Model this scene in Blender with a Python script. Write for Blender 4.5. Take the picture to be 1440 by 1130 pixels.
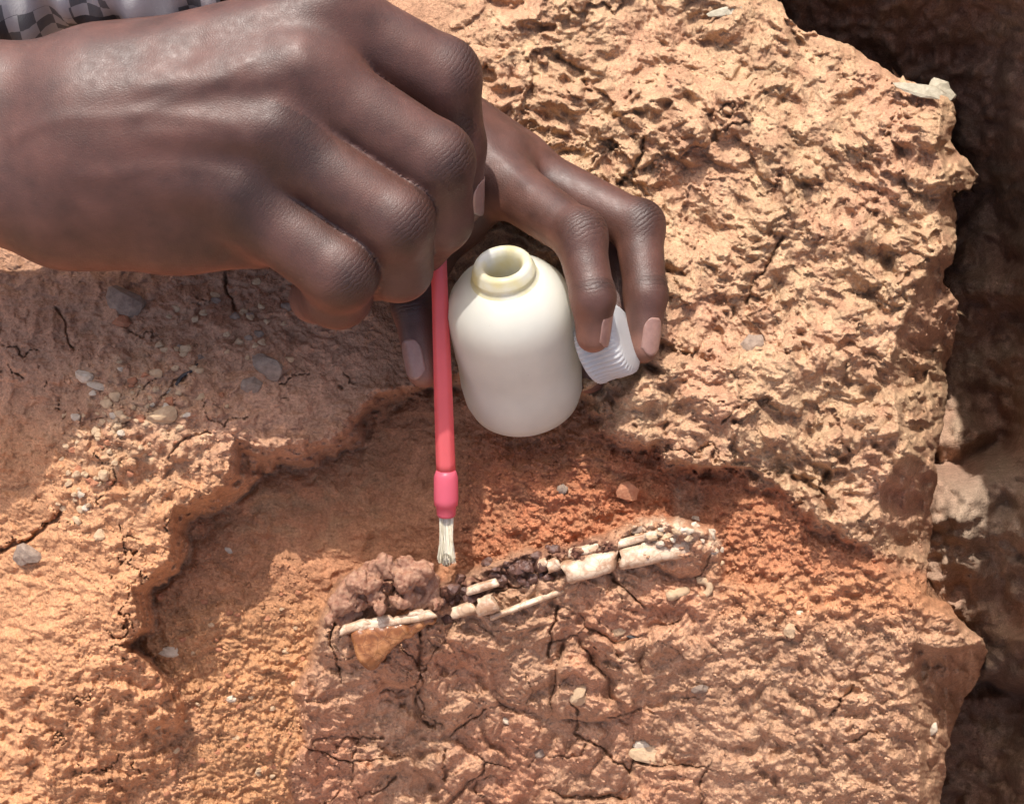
import bpy, bmesh, math, random
import numpy as np
from mathutils import Vector, Matrix

random.seed(7)
for o in list(bpy.data.objects): bpy.data.objects.remove(o)
scn = bpy.context.scene
COL = scn.collection

# ------------------------------------------------------------------ camera, sky, sun, exposure
PITCH = math.radians(55.0)          # camera looks 55 degrees below the horizon
DIST = 0.450                        # metres from lens to the fossil
FPX = 1800.0                        # focal length in pixels of the 1440 px wide photograph
ORG = np.array([0.0, 0.0, 0.60])    # the point of the rock face on the optical axis
AX_R = np.array([1.0, 0.0, 0.0])
AX_U = np.array([0.0, math.sin(PITCH), math.cos(PITCH)])
AX_N = np.array([0.0, -math.cos(PITCH), math.sin(PITCH)])   # outward normal of the rock face

cam_d = bpy.data.cameras.new('camera'); cam = bpy.data.objects.new('camera', cam_d); COL.objects.link(cam)
cam.location = Vector(ORG + AX_N * DIST)
cam.rotation_euler = (math.pi / 2 - PITCH, 0, 0)
cam_d.sensor_width = 36.0; cam_d.lens = 36.0 * FPX / 1440.0
cam_d.clip_start = 0.01; cam_d.clip_end = 200.0
scn.camera = cam

SUN_F = np.array([-0.16, 1.08, 1.0])          # towards the sun, in rock-face axes (right, up the slope, outward)
s_w = SUN_F[0] * AX_R + SUN_F[1] * AX_U + SUN_F[2] * AX_N
s_w /= np.linalg.norm(s_w)
elev = math.asin(s_w[2]); azim = math.atan2(s_w[0], s_w[1])   # azimuth from +Y towards +X
world = bpy.data.worlds.new('World'); scn.world = world; world.use_nodes = True
wn = world.node_tree.nodes; wl = world.node_tree.links
bgn = wn['Background']
sky = wn.new('ShaderNodeTexSky'); sky.sky_type = 'NISHITA'; sky.sun_disc = False
sky.sun_elevation = elev; sky.sun_rotation = azim
sky.dust_density = 4.0; sky.air_density = 0.45; sky.ozone_density = 0.0
wl.new(sky.outputs[0], bgn.inputs[0]); bgn.inputs[1].default_value = 0.15
sun_d = bpy.data.lights.new('sun', 'SUN'); sun_d.energy = 2.15; sun_d.angle = math.radians(0.55); sun_d.color = (1.0, 0.955, 0.89)
sun = bpy.data.objects.new('sun', sun_d); COL.objects.link(sun)
sun.rotation_euler = Vector(s_w).to_track_quat('Z', 'Y').to_euler()
sun.location = (0, 0, 3)
scn.view_settings.view_transform = 'Standard'; scn.view_settings.look = 'None'
scn.view_settings.exposure = 1.10; scn.view_settings.gamma = 1.0
scn.render.engine = 'CYCLES'
scn.cycles.max_bounces = 7; scn.cycles.diffuse_bounces = 2; scn.cycles.glossy_bounces = 2; scn.cycles.transmission_bounces = 6

# ------------------------------------------------------------------ helpers
def F(px, py, z=0.0):
    """photo pixel + height above the rock face (mm) -> rock-face coordinates in mm (right, up, out)"""
    d = DIST * 1000 - z
    return np.array([(px - 720.0) / FPX * d, -(py - 565.0) / FPX * d, z], dtype=float)
def toW(P):
    """rock-face mm -> world metres, P (n,3)"""
    P = np.asarray(P, dtype=float)
    return ORG + 0.001 * (P[..., 0:1] * AX_R + P[..., 1:2] * AX_U + P[..., 2:3] * AX_N)
def nrm(v):
    v = np.asarray(v, dtype=float); return v / (np.linalg.norm(v) + 1e-12)
def tag(o, label=None, cat=None, group=None, kind=None):
    if label: o['label'] = label
    if cat: o['category'] = cat
    if group: o['group'] = group
    if kind: o['kind'] = kind
    return o
def make_mesh(name, V, faces=None, quads=None, smooth=True, base=None):
    """V in world metres; quads as (n,4) array or faces as list"""
    V = np.asarray(V, dtype=np.float64)
    if base is not None: V = V - np.asarray(base)
    me = bpy.data.meshes.new(name)
    if quads is not None:
        q = np.asarray(quads, dtype=np.int32); n = len(q)
        me.vertices.add(len(V)); me.vertices.foreach_set('co', V.astype(np.float32).ravel())
        me.loops.add(n * 4); me.loops.foreach_set('vertex_index', q.ravel())
        me.polygons.add(n)
        me.polygons.foreach_set('loop_start', np.arange(0, n * 4, 4, dtype=np.int32))
        me.polygons.foreach_set('use_smooth', np.full(n, smooth))
        me.update(calc_edges=True)
    else:
        me.from_pydata([tuple(v) for v in V], [], [tuple(int(i) for i in f) for f in faces])
        me.polygons.foreach_set('use_smooth', np.full(len(me.polygons), smooth)); me.update()
    return me
def link(name, me, mat=None, parent=None, loc=None):
    o = bpy.data.objects.new(name, me); COL.objects.link(o)
    if mat is not None and me is not None and not me.materials: me.materials.append(mat)
    if parent is not None: o.parent = parent
    if loc is not None: o.location = Vector(loc)
    return o
def empty(name, locF):
    o = bpy.data.objects.new(name, None); COL.objects.link(o)
    o.location = Vector(toW(np.asarray(locF))); o.empty_display_size = 0.01
    return o
def part(name, VF, parent, mat, faces=None, quads=None, smooth=True):
    base = np.array(parent.location)
    return link(name, make_mesh(name, toW(VF), faces, quads, smooth, base), mat, parent)
def attr(me, name, data, typ='FLOAT'):
    a = me.attributes.new(name, typ, 'POINT')
    if typ == 'FLOAT': a.data.foreach_set('value', np.asarray(data, dtype=np.float32).ravel())
    else:
        d = np.ones((len(data), 4), dtype=np.float32); d[:, :3] = data
        a.data.foreach_set('color', d.ravel())

# value/gradient noise in numpy
def _hash(ix, iy, seed):
    h = (ix.astype(np.uint32) * np.uint32(374761393) + iy.astype(np.uint32) * np.uint32(668265263) + np.uint32((seed * 974634777 + 12345) & 0xffffffff))
    h = (h ^ (h >> np.uint32(13))) * np.uint32(1274126177)
    h = h ^ (h >> np.uint32(16))
    return h
def perlin(x, y, seed=0):
    xf = np.floor(x); yf = np.floor(y); ix = xf.astype(np.int64); iy = yf.astype(np.int64)
    fx = (x - xf).astype(np.float32); fy = (y - yf).astype(np.float32)
    u = fx * fx * fx * (fx * (fx * 6 - 15) + 10); v = fy * fy * fy * (fy * (fy * 6 - 15) + 10)
    def g(dx, dy):
        a = _hash(ix + dx, iy + dy, seed).astype(np.float32) * np.float32(2 * math.pi / 4294967296.0)
        return np.cos(a) * (fx - dx) + np.sin(a) * (fy - dy)
    a = g(0, 0); b = g(1, 0); c = g(0, 1); d = g(1, 1)
    ab = a + u * (b - a); cd = c + u * (d - c)
    return (ab + v * (cd - ab)) * 1.5
def fbm(x, y, oct=4, seed=0, gain=0.5, ridged=False):
    s = 0; a = 1.0; t = 0
    for i in range(oct):
        n = perlin(x, y, seed + i * 17)
        if ridged: n = 1 - 2 * np.abs(n)
        s = s + a * n; t += a; a *= gain; x = x * 2.03 + 13.7; y = y * 2.03 + 7.1
    return s / t
def billow(x, y, oct=4, seed=0):
    """rounded clods parted by sharp creases"""
    s = 0; a = 1.0; t = 0
    for i in range(oct):
        s = s + a * (np.sqrt(perlin(x, y, seed + i * 19) ** 2 + 0.006) * 2.2 - 0.66); t += a; a *= 0.52; x = x * 2.1 + 5.3; y = y * 2.1 + 9.7
    return s / t
def worley(x, y, seed=0):
    """returns F1, F2, cell id hash (0..1)"""
    xf = np.floor(x); yf = np.floor(y); ix = xf.astype(np.int64); iy = yf.astype(np.int64)
    f1 = np.full(x.shape, 9.0, np.float32); f2 = f1.copy(); cid = np.zeros(x.shape, np.float32)
    for dx in (-1, 0, 1):
        for dy in (-1, 0, 1):
            h = _hash(ix + dx, iy + dy, seed)
            px = xf + dx + (h & np.uint32(0xffff)).astype(np.float32) / 65536; py = yf + dy + (h >> np.uint32(16)).astype(np.float32) / 65536
            d = np.hypot(x - px, y - py).astype(np.float32)
            nf = d < f1
            f2 = np.where(nf, f1, np.minimum(f2, d)); cid = np.where(nf, (h % np.uint32(1009)).astype(np.float32) / 1009, cid); f1 = np.where(nf, d, f1)
    return f1, f2, cid
def sstep(a, b, x):
    t = np.clip((x - a) / (b - a), 0, 1); return t * t * (3 - 2 * t)
def poly_sd(px, py, poly):
    """signed distance in pixels, positive inside"""
    d = np.full(px.shape, 1e9, np.float32); ins = np.zeros(px.shape, bool); n = len(poly)
    for i in range(n):
        ax, ay = poly[i]; bx, by = poly[(i + 1) % n]
        ex, ey = bx - ax, by - ay
        t = np.clip(((px - ax) * ex + (py - ay) * ey) / (ex * ex + ey * ey + 1e-9), 0, 1)
        d = np.minimum(d, np.hypot(px - ax - t * ex, py - ay - t * ey))
        if ay != by:
            c = ((ay > py) != (by > py)) & (px < ex * (py - ay) / (by - ay) + ax); ins ^= c
    return np.where(ins, d, -d)
def line_d(px, py, pts):
    d = np.full(px.shape, 1e9, np.float32)
    for (ax, ay), (bx, by) in zip(pts[:-1], pts[1:]):
        ex, ey = bx - ax, by - ay
        t = np.clip(((px - ax) * ex + (py - ay) * ey) / (ex * ex + ey * ey + 1e-9), 0, 1)
        d = np.minimum(d, np.hypot(px - ax - t * ex, py - ay - t * ey))
    return d
class TPS:
    """thin plate spline through (px,py,z) control points"""
    def __init__(s, pts, reg=0.002):
        P = np.array(pts, float); s.c = P[:, :2] / 500.0; n = len(P)
        r = np.linalg.norm(s.c[:, None] - s.c[None], axis=2)
        K = np.where(r > 0, r * r * np.log(r + 1e-12), 0) + reg * np.eye(n)
        A = np.zeros((n + 3, n + 3)); A[:n, :n] = K; A[:n, n] = 1; A[:n, n + 1:] = s.c; A[n, :n] = 1; A[n + 1:, :n] = s.c.T
        s.w = np.linalg.solve(A, np.r_[P[:, 2], 0, 0, 0])
    def __call__(s, x, y):
        x = x / 500.0; y = y / 500.0; n = len(s.c); o = s.w[n] + s.w[n + 1] * x + s.w[n + 2] * y
        for i in range(n):
            r2 = (x - s.c[i, 0]) ** 2 + (y - s.c[i, 1]) ** 2
            o = o + s.w[i] * 0.5 * r2 * np.log(r2 + 1e-12)
        return o

# ------------------------------------------------------------------ materials
def new_mat(name):
    m = bpy.data.materials.new(name); m.use_nodes = True
    nt = m.node_tree; b = nt.nodes['Principled BSDF']; return m, nt, b
def N(nt, typ, **kw):
    n = nt.nodes.new(typ)
    for k, v in kw.items():
        if k in n.inputs.keys(): n.inputs[k].default_value = v
        else: setattr(n, k, v)
    return n
def mixc(nt, fac, a, b, mode='MIX'):
    m = nt.nodes.new('ShaderNodeMix'); m.data_type = 'RGBA'; m.blend_type = mode
    for s, v in ((m.inputs[0], fac), (m.inputs[6], a), (m.inputs[7], b)):
        if hasattr(v, 'links') or hasattr(v, 'is_linked'): nt.links.new(v, s)
        else: s.default_value = v if not isinstance(v, tuple) or len(v) == 4 else (*v, 1)
    return m.outputs[2]
def rock_material(name, attr_name='col', tint=None, gscale=1.0):
    m, nt, b = new_mat(name); L = nt.links.new
    geo = N(nt, 'ShaderNodeNewGeometry')
    if tint is None:
        a = N(nt, 'ShaderNodeAttribute', attribute_name=attr_name); base = a.outputs['Color']
    else:
        c = N(nt, 'ShaderNodeRGB'); c.outputs[0].default_value = (*tint, 1); base = c.outputs[0]
    n1 = N(nt, 'ShaderNodeTexNoise'); n1.inputs['Scale'].default_value = 160 * gscale; n1.inputs['Detail'].default_value = 4; n1.inputs['Roughness'].default_value = 0.7
    n2 = N(nt, 'ShaderNodeTexNoise'); n2.inputs['Scale'].default_value = 1100 * gscale; n2.inputs['Detail'].default_value = 2; n2.inputs['Roughness'].default_value = 0.75
    n3 = N(nt, 'ShaderNodeTexVoronoi'); n3.inputs['Scale'].default_value = 650 * gscale
    for n in (n1, n2, n3): L(geo.outputs['Position'], n.inputs['Vector'])
    r1 = N(nt, 'ShaderNodeMapRange'); L(n1.outputs[0], r1.inputs[0]); r1.inputs[1].default_value = 0.3; r1.inputs[2].default_value = 0.7; r1.inputs[3].default_value = 0.78; r1.inputs[4].default_value = 1.2
    r2 = N(nt, 'ShaderNodeMapRange'); L(n2.outputs[0], r2.inputs[0]); r2.inputs[1].default_value = 0.3; r2.inputs[2].default_value = 0.7; r2.inputs[3].default_value = 0.72; r2.inputs[4].default_value = 1.28
    mu = N(nt, 'ShaderNodeMath', operation='MULTIPLY'); L(r1.outputs[0], mu.inputs[0]); L(r2.outputs[0], mu.inputs[1])
    vm = N(nt, 'ShaderNodeVectorMath', operation='SCALE'); L(base, vm.inputs[0]); L(mu.outputs[0], vm.inputs['Scale'])
    L(vm.outputs[0], b.inputs['Base Color'])
    b.inputs['Roughness'].default_value = 0.95; b.inputs['Specular IOR Level'].default_value = 0.15
    ad = N(nt, 'ShaderNodeMath', operation='MULTIPLY_ADD'); L(n2.outputs[0], ad.inputs[0]); ad.inputs[1].default_value = 0.45; L(n1.outputs[0], ad.inputs[2])
    ad2 = N(nt, 'ShaderNodeMath', operation='MULTIPLY_ADD'); L(n3.outputs['Distance'], ad2.inputs[0]); ad2.inputs[1].default_value = -0.25; L(ad.outputs[0], ad2.inputs[2])
    bp = N(nt, 'ShaderNodeBump'); bp.inputs['Strength'].default_value = 0.75; bp.inputs['Distance'].default_value = 0.0016 / gscale; L(ad2.outputs[0], bp.inputs['Height'])
    L(bp.outputs[0], b.inputs['Normal'])
    return m
MAT_ROCK = rock_material('mudstone')

# ------------------------------------------------------------------ the rock outcrop
def axis(lo, hi, step, ext, n):
    core = np.arange(lo, hi + step * 0.5, step)
    g = np.cumsum(step * np.power(ext, np.arange(1, n + 1)))
    return np.r_[core[0] - g[::-1], core, core[-1] + g]
gx = axis(-24, 1464, 1.5, 1.05, 68); gy = axis(-24, 1154, 1.5, 1.05, 68)
PX, PY = np.meshgrid(gx, gy); PX = PX.astype(np.float32); PY = PY.astype(np.float32)
# warped coordinates make every outline ragged
w1 = fbm(PX / 46, PY / 46, 4, 3); w2 = fbm(PX / 46, PY / 46, 4, 9)
w3 = fbm(PX / 15, PY / 15, 3, 5); w4 = fbm(PX / 15, PY / 15, 3, 6)
WX = PX + 12 * w1 + 5 * w3; WY = PY + 12 * w2 + 5 * w4

A_PTS = [(-600, -500, -75), (0, -300, -70), (720, -400, -105), (1200, -300, -110), (0, 0, -45), (400, 0, -48), (720, 0, -52), (1090, 0, -62), (300, 200, -28), (-400, 300, -20), (-400, 900, -40), (-300, 1300, -60),
         (0, 420, -6), (150, 430, -2), (300, 420, -4), (0, 600, -3), (60, 700, -6), (0, 850, -18), (0, 1000, -24), (210, 540, 15), (150, 640, 14), (250, 640, 14), (180, 760, 8), (130, 880, 0), (60, 960, -8), (150, 1050, -20), (60, 1130, -26), (200, 1130, -36),
         (400, 480, 0), (450, 560, 3), (560, 460, -10), (350, 600, 8), (520, 540, -4), (700, 200, -36), (700, 450, -20), (860, 300, -30), (900, 200, -38), (860, 540, -6), (950, 600, 2), (1000, 450, -9), (1100, 600, 0), (1200, 700, -4), (1250, 400, -18), (1300, 200, -36), (1200, 150, -40), (1500, 300, -30), (1500, 800, -30), (1230, 600, -6)]
F_PTS = [(-400, 600, -40), (700, 300, -40), (300, 740, -25), (450, 700, -31), (600, 660, -33), (690, 670, -22), (750, 700, -15), (850, 720, -13), (900, 660, -18), (950, 690, -20), (1050, 740, -13), (1150, 800, -10), (1260, 830, -11), (1400, 850, -20), (350, 820, -28), (480, 800, -30), (620, 790, -27), (800, 770, -12), (700, 770, -17), (430, 900, -32), (300, 900, -30), (240, 850, -24), (330, 1000, -36), (400, 1000, -40), (220, 1000, -30), (350, 1130, -46), (200, 1130, -38), (500, 1130, -60), (300, 1400, -80), (900, 1300, -80)]
B_PTS = [(480, 840, 0), (540, 800, 1), (620, 835, -4), (700, 812, -1), (780, 795, 1), (870, 770, 2), (960, 750, 2), (1010, 780, -5), (500, 900, -7), (600, 885, -8), (700, 875, -7), (800, 855, -5), (900, 835, -4), (980, 830, -7), (450, 950, -19), (600, 960, -23), (800, 940, -19), (930, 920, -15), (450, 1060, -41), (600, 1060, -45), (800, 1040, -39), (950, 1020, -29), (600, 1140, -62), (800, 1140, -59), (430, 1140, -59), (960, 1120, -45),
         (1060, 880, -10), (1100, 850, -9), (1200, 850, -9), (1100, 1000, -19), (1050, 1100, -32), (1180, 1100, -31), (1250, 950, -13), (1260, 1080, -28), (1330, 880, -16), (1300, 840, -15), (1400, 1000, -25), (900, 1500, -130), (1300, 1400, -90), (400, 1500, -130)]
zA = TPS(A_PTS)(PX, PY).astype(np.float32); zF = TPS(F_PTS)(PX, PY).astype(np.float32); zB = TPS(B_PTS)(PX, PY).astype(np.float32)

POLY_A = [(-900, -900), (2400, -900), (2400, 820), (1300, 800), (1225, 765), (1160, 735), (1130, 700), (1060, 662), (1030, 650), (985, 655), (945, 645), (925, 620), (880, 612), (850, 590), (838, 560), (800, 545), (700, 520), (600, 535), (560, 545), (528, 556), (500, 588), (480, 606), (420, 630), (372, 634), (328, 618), (322, 662), (290, 690), (246, 712), (234, 742), (238, 786), (205, 812), (188, 830), (198, 884), (172, 905), (205, 940), (228, 965), (236, 1005), (195, 1035), (215, 1070), (150, 1110), (170, 1200), (170, 2000), (-900, 2000)]
POLY_B = [(452, 862), (462, 838), (480, 815), (512, 797), (560, 788), (600, 792), (618, 818), (650, 806), (690, 788), (735, 772), (790, 772), (850, 752), (895, 732), (950, 727), (1000, 742), (1018, 775), (1016, 815), (1060, 826), (1110, 812), (1200, 806), (1300, 815), (1500, 820), (2400, 820), (2400, 2000), (420, 2000), (395, 1200), (415, 1130), (402, 1085), (432, 1040), (412, 975), (438, 925)]
sdA = poly_sd(WX, WY, POLY_A); sdB = poly_sd(PX + 5 * w1 + 5 * w3, PY + 5 * w2 + 5 * w4, POLY_B)
# ledge wall: slanted face of varying width below the edge of the upper rock
wallw = np.maximum(7, 18 + 14 * sstep(560, 300, PX) * sstep(880, 700, PY) + 26 * fbm(PX / 75, PY / 75, 3, 14) + 6 * w3 + 30 * sstep(900, 1050, PY))
mA = np.clip((sdA + wallw) / wallw, 0, 1); mA = mA + 0.10 * np.sin(mA * 18 + 3 * w1) * mA * (1 - mA) * 2; mA = sstep(0, 1, mA) * 0.4 + mA * 0.6
lip = 4.0 * np.exp(-((sdA - 5) / 10) ** 2) * np.clip(0.6 + 1.2 * w1, 0, 1.3)
mB = sstep(-7, 7, sdB - 2)
z = zF + (zA + lip - zF) * mA
z = z + (zB - z) * np.where(zB > z - 25, mB, mB)
wallm = np.exp(-((sdA + 0.25 * wallw) / 22) ** 2) * (1 - mB)
step_h = np.clip((zA - zF - 8) / 22, 0, 1) * np.clip(0.45 + 1.6 * fbm(PX / 70, PY / 70, 3, 12), 0, 1.2)
z = z - (1 - mB) * 4.5 * np.exp(-((sdA + 0.95 * wallw + 3) / 7) ** 2) * step_h
z = z + wallm * (3.0 * w3 + 4.0 * billow(PX / 40, PY / 24, 4, 8))
regA = mA * (1 - mB); regB = mB; regF = (1 - mA) * (1 - mB)

# --- surface relief
upr = sstep(560, 760, PX) * sstep(720, 560, PY - 0.12 * PX) * regA          # weathered popcorn crust of the upper rock
lowr = sstep(960, 1060, PX) * regB                                             # sunlit lower right
front = regB * sstep(1050, 950, PX)                                            # fossil pedestal front
left = regA * sstep(620, 420, PX)
sand = left * sstep(700, 900, PY) + left * 0.3
# crust: warped ridges running down the slope
qx = PX + 20 * fbm(PX / 110, PY / 110, 3, 21); qy = PY + 20 * fbm(PX / 110, PY / 110, 3, 22)
qx = qx + 3.5 * fbm(PX / 20, PY / 20, 2, 23); qy = qy + 3.5 * fbm(PX / 20, PY / 20, 2, 24)
def rot(a): return math.cos(a) * qx + math.sin(a) * qy, -math.sin(a) * qx + math.cos(a) * qy
rx, ry = rot(0.25); sx, sy = rot(0.80)
tb = sstep(850, 1150, PX)
def blend(f): 
    return f(rx, ry, 31) * (1 - tb) + f(sx, sy, 38) * tb
rid = blend(lambda x, y, k: 1 - 2.4 * np.sqrt(perlin(x / 84, y / 38, k) ** 2 + 0.012))
rid2 = blend(lambda x, y, k: 1 - 2.4 * np.sqrt(perlin(x / 30, y / 18, k + 3) ** 2 + 0.02))
lumps = fbm(qx / 17, qy / 17, 3, 33)
bil = billow(qx / 66, qy / 54, 5, 37)
pop1, pop2, popc = worley(qx / 19 + 0.5 * w1, qy / 16, 34)
popn = np.maximum(0, 0.62 - pop1) * np.where(popc > 0.5, 1.0, 0.2)
cover = np.clip(0.6 + 1.5 * fbm(PX / 120, PY / 120, 3, 35), 0.05, 1.25)
m1, m2, mc = worley(qx / 8.5, qy / 7.5, 39)
gran = np.maximum(0, 0.6 - m1) * (0.3 + mc)
u1, u2, uc = worley(qx / 130 + .5 * w1, qy / 100 + .5 * w2, 40)
z += upr * (cover * (6.0 * rid + 2.6 * rid2) + 6.0 * popn * cover + 1.6 * gran * (0.3 + cover) + 1.6 * lumps + 9.0 * bil * (0.4 + 0.6 * cover) + 15.0 * fbm(PX / 120, PY / 120, 3, 36) + 9.0 * (uc - .5) * sstep(0, .06, u2 - u1))
# lower right: blocky lumps
c1, c2, cc = worley(PX / 60 + 0.4 * w1, PY / 48 + 0.4 * w2, 41)
d1, d2, dc = worley(PX / 21 + 0.6 * w1, PY / 18 + 0.6 * w2, 42)
z += lowr * (6.0 * fbm(PX / 90, PY / 90, 4, 43) + 6.0 * billow(qx / 55, qy / 42, 4, 45) + 4.0 * np.maximum(0, 0.6 - d1) * (dc > 0.5) + 1.8 * lumps + 1.6 * rid2)
# pedestal front: blocks parted by shrinkage cracks
ux = PX + 26 * fbm(PX / 70, PY / 70, 4, 51); uy = PY + 26 * fbm(PX / 70, PY / 70, 4, 52)
e1, e2, ec = worley(ux / 98, uy / 80, 53)
g1, g2, gc = worley(ux / 44, uy / 40, 57)
edge = e2 - e1; edge2 = g2 - g1
crk = np.clip(fbm(PX / 110, PY / 110, 2, 54) * 1.6 + 0.55, 0, 1)
crk = np.clip(fbm(PX / 80, PY / 80, 2, 54) * 2.2 + 0.4, 0, 1)
z += front * (8.0 * (ec - 0.5) * sstep(0, 0.16, edge) + 3.0 * sstep(0, .25, edge) + 1.4 * np.maximum(0, .6 - m1) * (mc > .4) + 2.0 * popn - 4.5 * crk * sstep(0.028, 0.0, edge) + 4.0 * (gc - 0.5) * sstep(0, .16, edge2) - 2.0 * crk * sstep(0.02, 0, edge2) + 5.0 * fbm(PX / 60, PY / 60, 4, 55) + 6.0 * billow(ux / 50, uy / 44, 4, 56) + 1.0 * lumps)
# left plateau and sandy slope
h1, h2, hc = worley(PX / 26 + 0.6 * w1, PY / 22 + 0.6 * w2, 61)
clod = np.maximum(0, 0.5 - h1) * (hc > 0.62)
ridge = np.exp(-(((PX - 190) / 110) ** 2 + ((PY - 600) / 130) ** 2))
z += left * (0.9 * np.maximum(0, .6 - m1) * (mc > .5) + 1.3 * popn + 6.0 * fbm(PX / 110, PY / 110, 4, 62) + 2.6 * billow(ux / 46, uy / 34, 4, 68) + 1.0 * lumps + clod * (1.8 + 7 * ridge) + ridge * 5.0 * fbm(PX / 28, PY / 28, 3, 63))
k1, k2, kc = worley(ux / 190 + .3 * w1, uy / 150 + .3 * w2, 65)
z += left * (-4.0 * sstep(0.014, 0.0, k2 - k1) * sstep(0.0, 0.2, fbm(PX / 70, PY / 70, 2, 66)))
z += left * sstep(860, 980, PY) * (5.0 * billow(PX / 52, PY / 36, 4, 67) + 2.0 * lumps)
# hollow floor
crumb1, crumb2, crc = worley(PX / 9, PY / 8, 71)
rough = sstep(600, 700, PX) * sstep(560, 640, PY) + 0.8 * sstep(810, 930, PY)
rough = np.clip(rough, 0, 1) * regF
z += regF * (5.0 * fbm(PX / 110, PY / 60, 4, 72) + 2.4 * billow(ux / 54, uy / 42, 4, 75) + 0.6 * lumps + 0.5 * gran + 0.9 * popn)
z += rough * (3.0 * billow(ux / 38, uy / 34, 4, 76) + 1.8 * np.maximum(0, .6 - crumb1) * (0.4 + crc) + 1.8 * fbm(PX / 26, PY / 22, 3, 73)+ 2.0 * gran + 2.2 * popn)
# small bedding step across the shaded hollow and a low hump of loose red earth
z += regF * 3.0 * sstep(-6, 6, line_d(PX + 6 * w1, PY + 6 * w2, [(430, 735), (470, 712), (520, 680), (600, 655)]) - 4) * 0 
z += 5.0 * np.exp(-(((PX - 720) / 60) ** 2 + ((PY - 670) / 26) ** 2)) * regF + 4.0 * np.exp(-(((PX - 790) / 60) ** 2 + ((PY - 700) / 20) ** 2)) * regF
z += 7.0 * np.exp(-(((PX - 880) / 50) ** 2 + ((PY - 625) / 40) ** 2)) * regF * (1 + 0.6 * lumps)
# lumps under the fossil and the crumbly knob
z += 6.5 * np.exp(-(((PX - 535) / 52) ** 2 + ((PY - 828) / 26) ** 2)) * (0.6 + 0.9 * np.maximum(0, .7 - d1) + 0.5 * lumps) * regB
z += 2.5 * np.exp(-((line_d(PX, PY, [(960, 740), (1005, 780), (985, 860)]) / 22) ** 2)) * (1 + lumps) * regB
for (x, y, r, h) in [(950, 845, 16, 4), (985, 855, 13, 4), (935, 905, 26, 4.5), (975, 915, 20, 4.5), (870, 850, 22, 3), (760, 880, 26, 3.5), (700, 900, 30, 3), (640, 910, 22, 3.5), (1125, 880, 16, 4)]:
    z += h * np.exp(-(((PX - x + 5 * w1) / r) ** 2 + ((PY - y + 5 * w2) / r) ** 2) ** 2)
# named cracks
cw = fbm(PX / 15, PY / 15, 3, 79)
for pts, dep, wd in [([(905, 200), (893, 235), (880, 250), (868, 270)], 9, 4.2), ([(830, 235), (845, 215), (870, 200)], 4, 2.2), ([(830, 235), (838, 262), (850, 275)], 4, 2.2), ([(1050, 430), (1062, 395), (1085, 360), (1100, 330)], 7, 3.4), ([(1030, 445), (1036, 432)], 6, 3),
                     ([(318, 385), (320, 410), (335, 440)], 7, 3), ([(82, 435), (92, 465), (105, 492)], 6, 2.6), ([(225, 560), (262, 530), (275, 512)], 5, 2.6), ([(234, 640), (260, 615), (300, 608)], 5, 2.6), ([(770, 925), (778, 880), (782, 850)], 9, 3.5), ([(588, 880), (592, 950), (588, 1010), (612, 1020)], 7, 3.2), ([(806, 990), (812, 1030), (850, 1055), (880, 1080)], 8, 3.5), ([(625, 1060), (630, 1095)], 7, 3.2), ([(470, 1050), (495, 1038), (535, 1038)], 6, 2.8), ([(505, 1120), (540, 1105), (560, 1090)], 6, 2.8), ([(850, 1010), (900, 995)], 5, 2.6), ([(770, 1065), (815, 1060), (825, 1048)], 5, 2.6),
                     ([(1170, 1005), (1190, 975), (1200, 962)], 7, 3.0), ([(1190, 1045), (1225, 1030), (1245, 1040)], 5, 2.4), ([(932, 610), (940, 590)], 5, 2.6), ([(1015, 595), (1035, 570)], 6, 2.8), ([(1155, 680), (1165, 660), (1180, 648)], 5, 2.6), ([(0, 775), (60, 745), (90, 715)], 10, 7), ([(730, 800), (640, 850)], 0, 2)]:
    dd = line_d(PX + 9 * w1 + 6 * lumps, PY + 9 * w2 + 6 * cw, pts)
    z -= dep * 0.62 * np.exp(-(dd / (wd * (0.34 + 0.5 * np.clip(0.5 + w1 + cw, 0, 1)))) ** 2)

# cliff on the right side: crest, then side wall, then the drop into the gully
POLY_C = [(-900, -900), (1010, -900), (1060, -60), (1092, 0), (1125, 38), (1180, 60), (1215, 82), (1262, 104), (1292, 118), (1338, 132), (1345, 165), (1338, 196), (1352, 214), (1374, 250), (1366, 268), (1338, 272), (1342, 305), (1346, 345), (1330, 392), (1346, 430), (1345, 470), (1330, 520), (1334, 560), (1318, 640), (1314, 700), (1306, 780), (1300, 838), (1332, 842), (1348, 868), (1372, 888), (1388, 912), (1380, 950), (1354, 985), (1340, 1030), (1328, 1075), (1324, 1130), (1340, 1300), (1380, 2000), (-900, 2000)]
POLY_S = [(-900, -900), (1000, -900), (1050, -60), (1080, 0), (1170, 64), (1250, 110), (1325, 146), (1315, 205), (1335, 262), (1318, 290), (1328, 345), (1290, 400), (1262, 470), (1246, 520), (1262, 585), (1268, 640), (1236, 690), (1240, 735), (1222, 762), (1240, 800), (1290, 836), (1340, 870), (1362, 905), (1322, 912), (1285, 905), (1272, 950), (1282, 1010), (1296, 1060), (1290, 1130), (1290, 2000), (-900, 2000)]
nsx = PX + 9 * w1 + 3.5 * lumps; nsy = PY + 9 * w2 + 3.5 * fbm(PX / 15, PY / 15, 2, 81)
sdS = poly_sd(PX + 6 * w1, PY + 6 * w2, POLY_S); sdC = poly_sd(nsx, nsy, POLY_C)
side = np.clip(-sdS, 0, 120)
near_c = sstep(950, 1050, PX)
z -= near_c * (side * 0.62 + 6 * (1 - np.exp(-side / 6.0))) * (1 + 0.25 * fbm(PX / 20, PY / 60, 3, 82))
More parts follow.
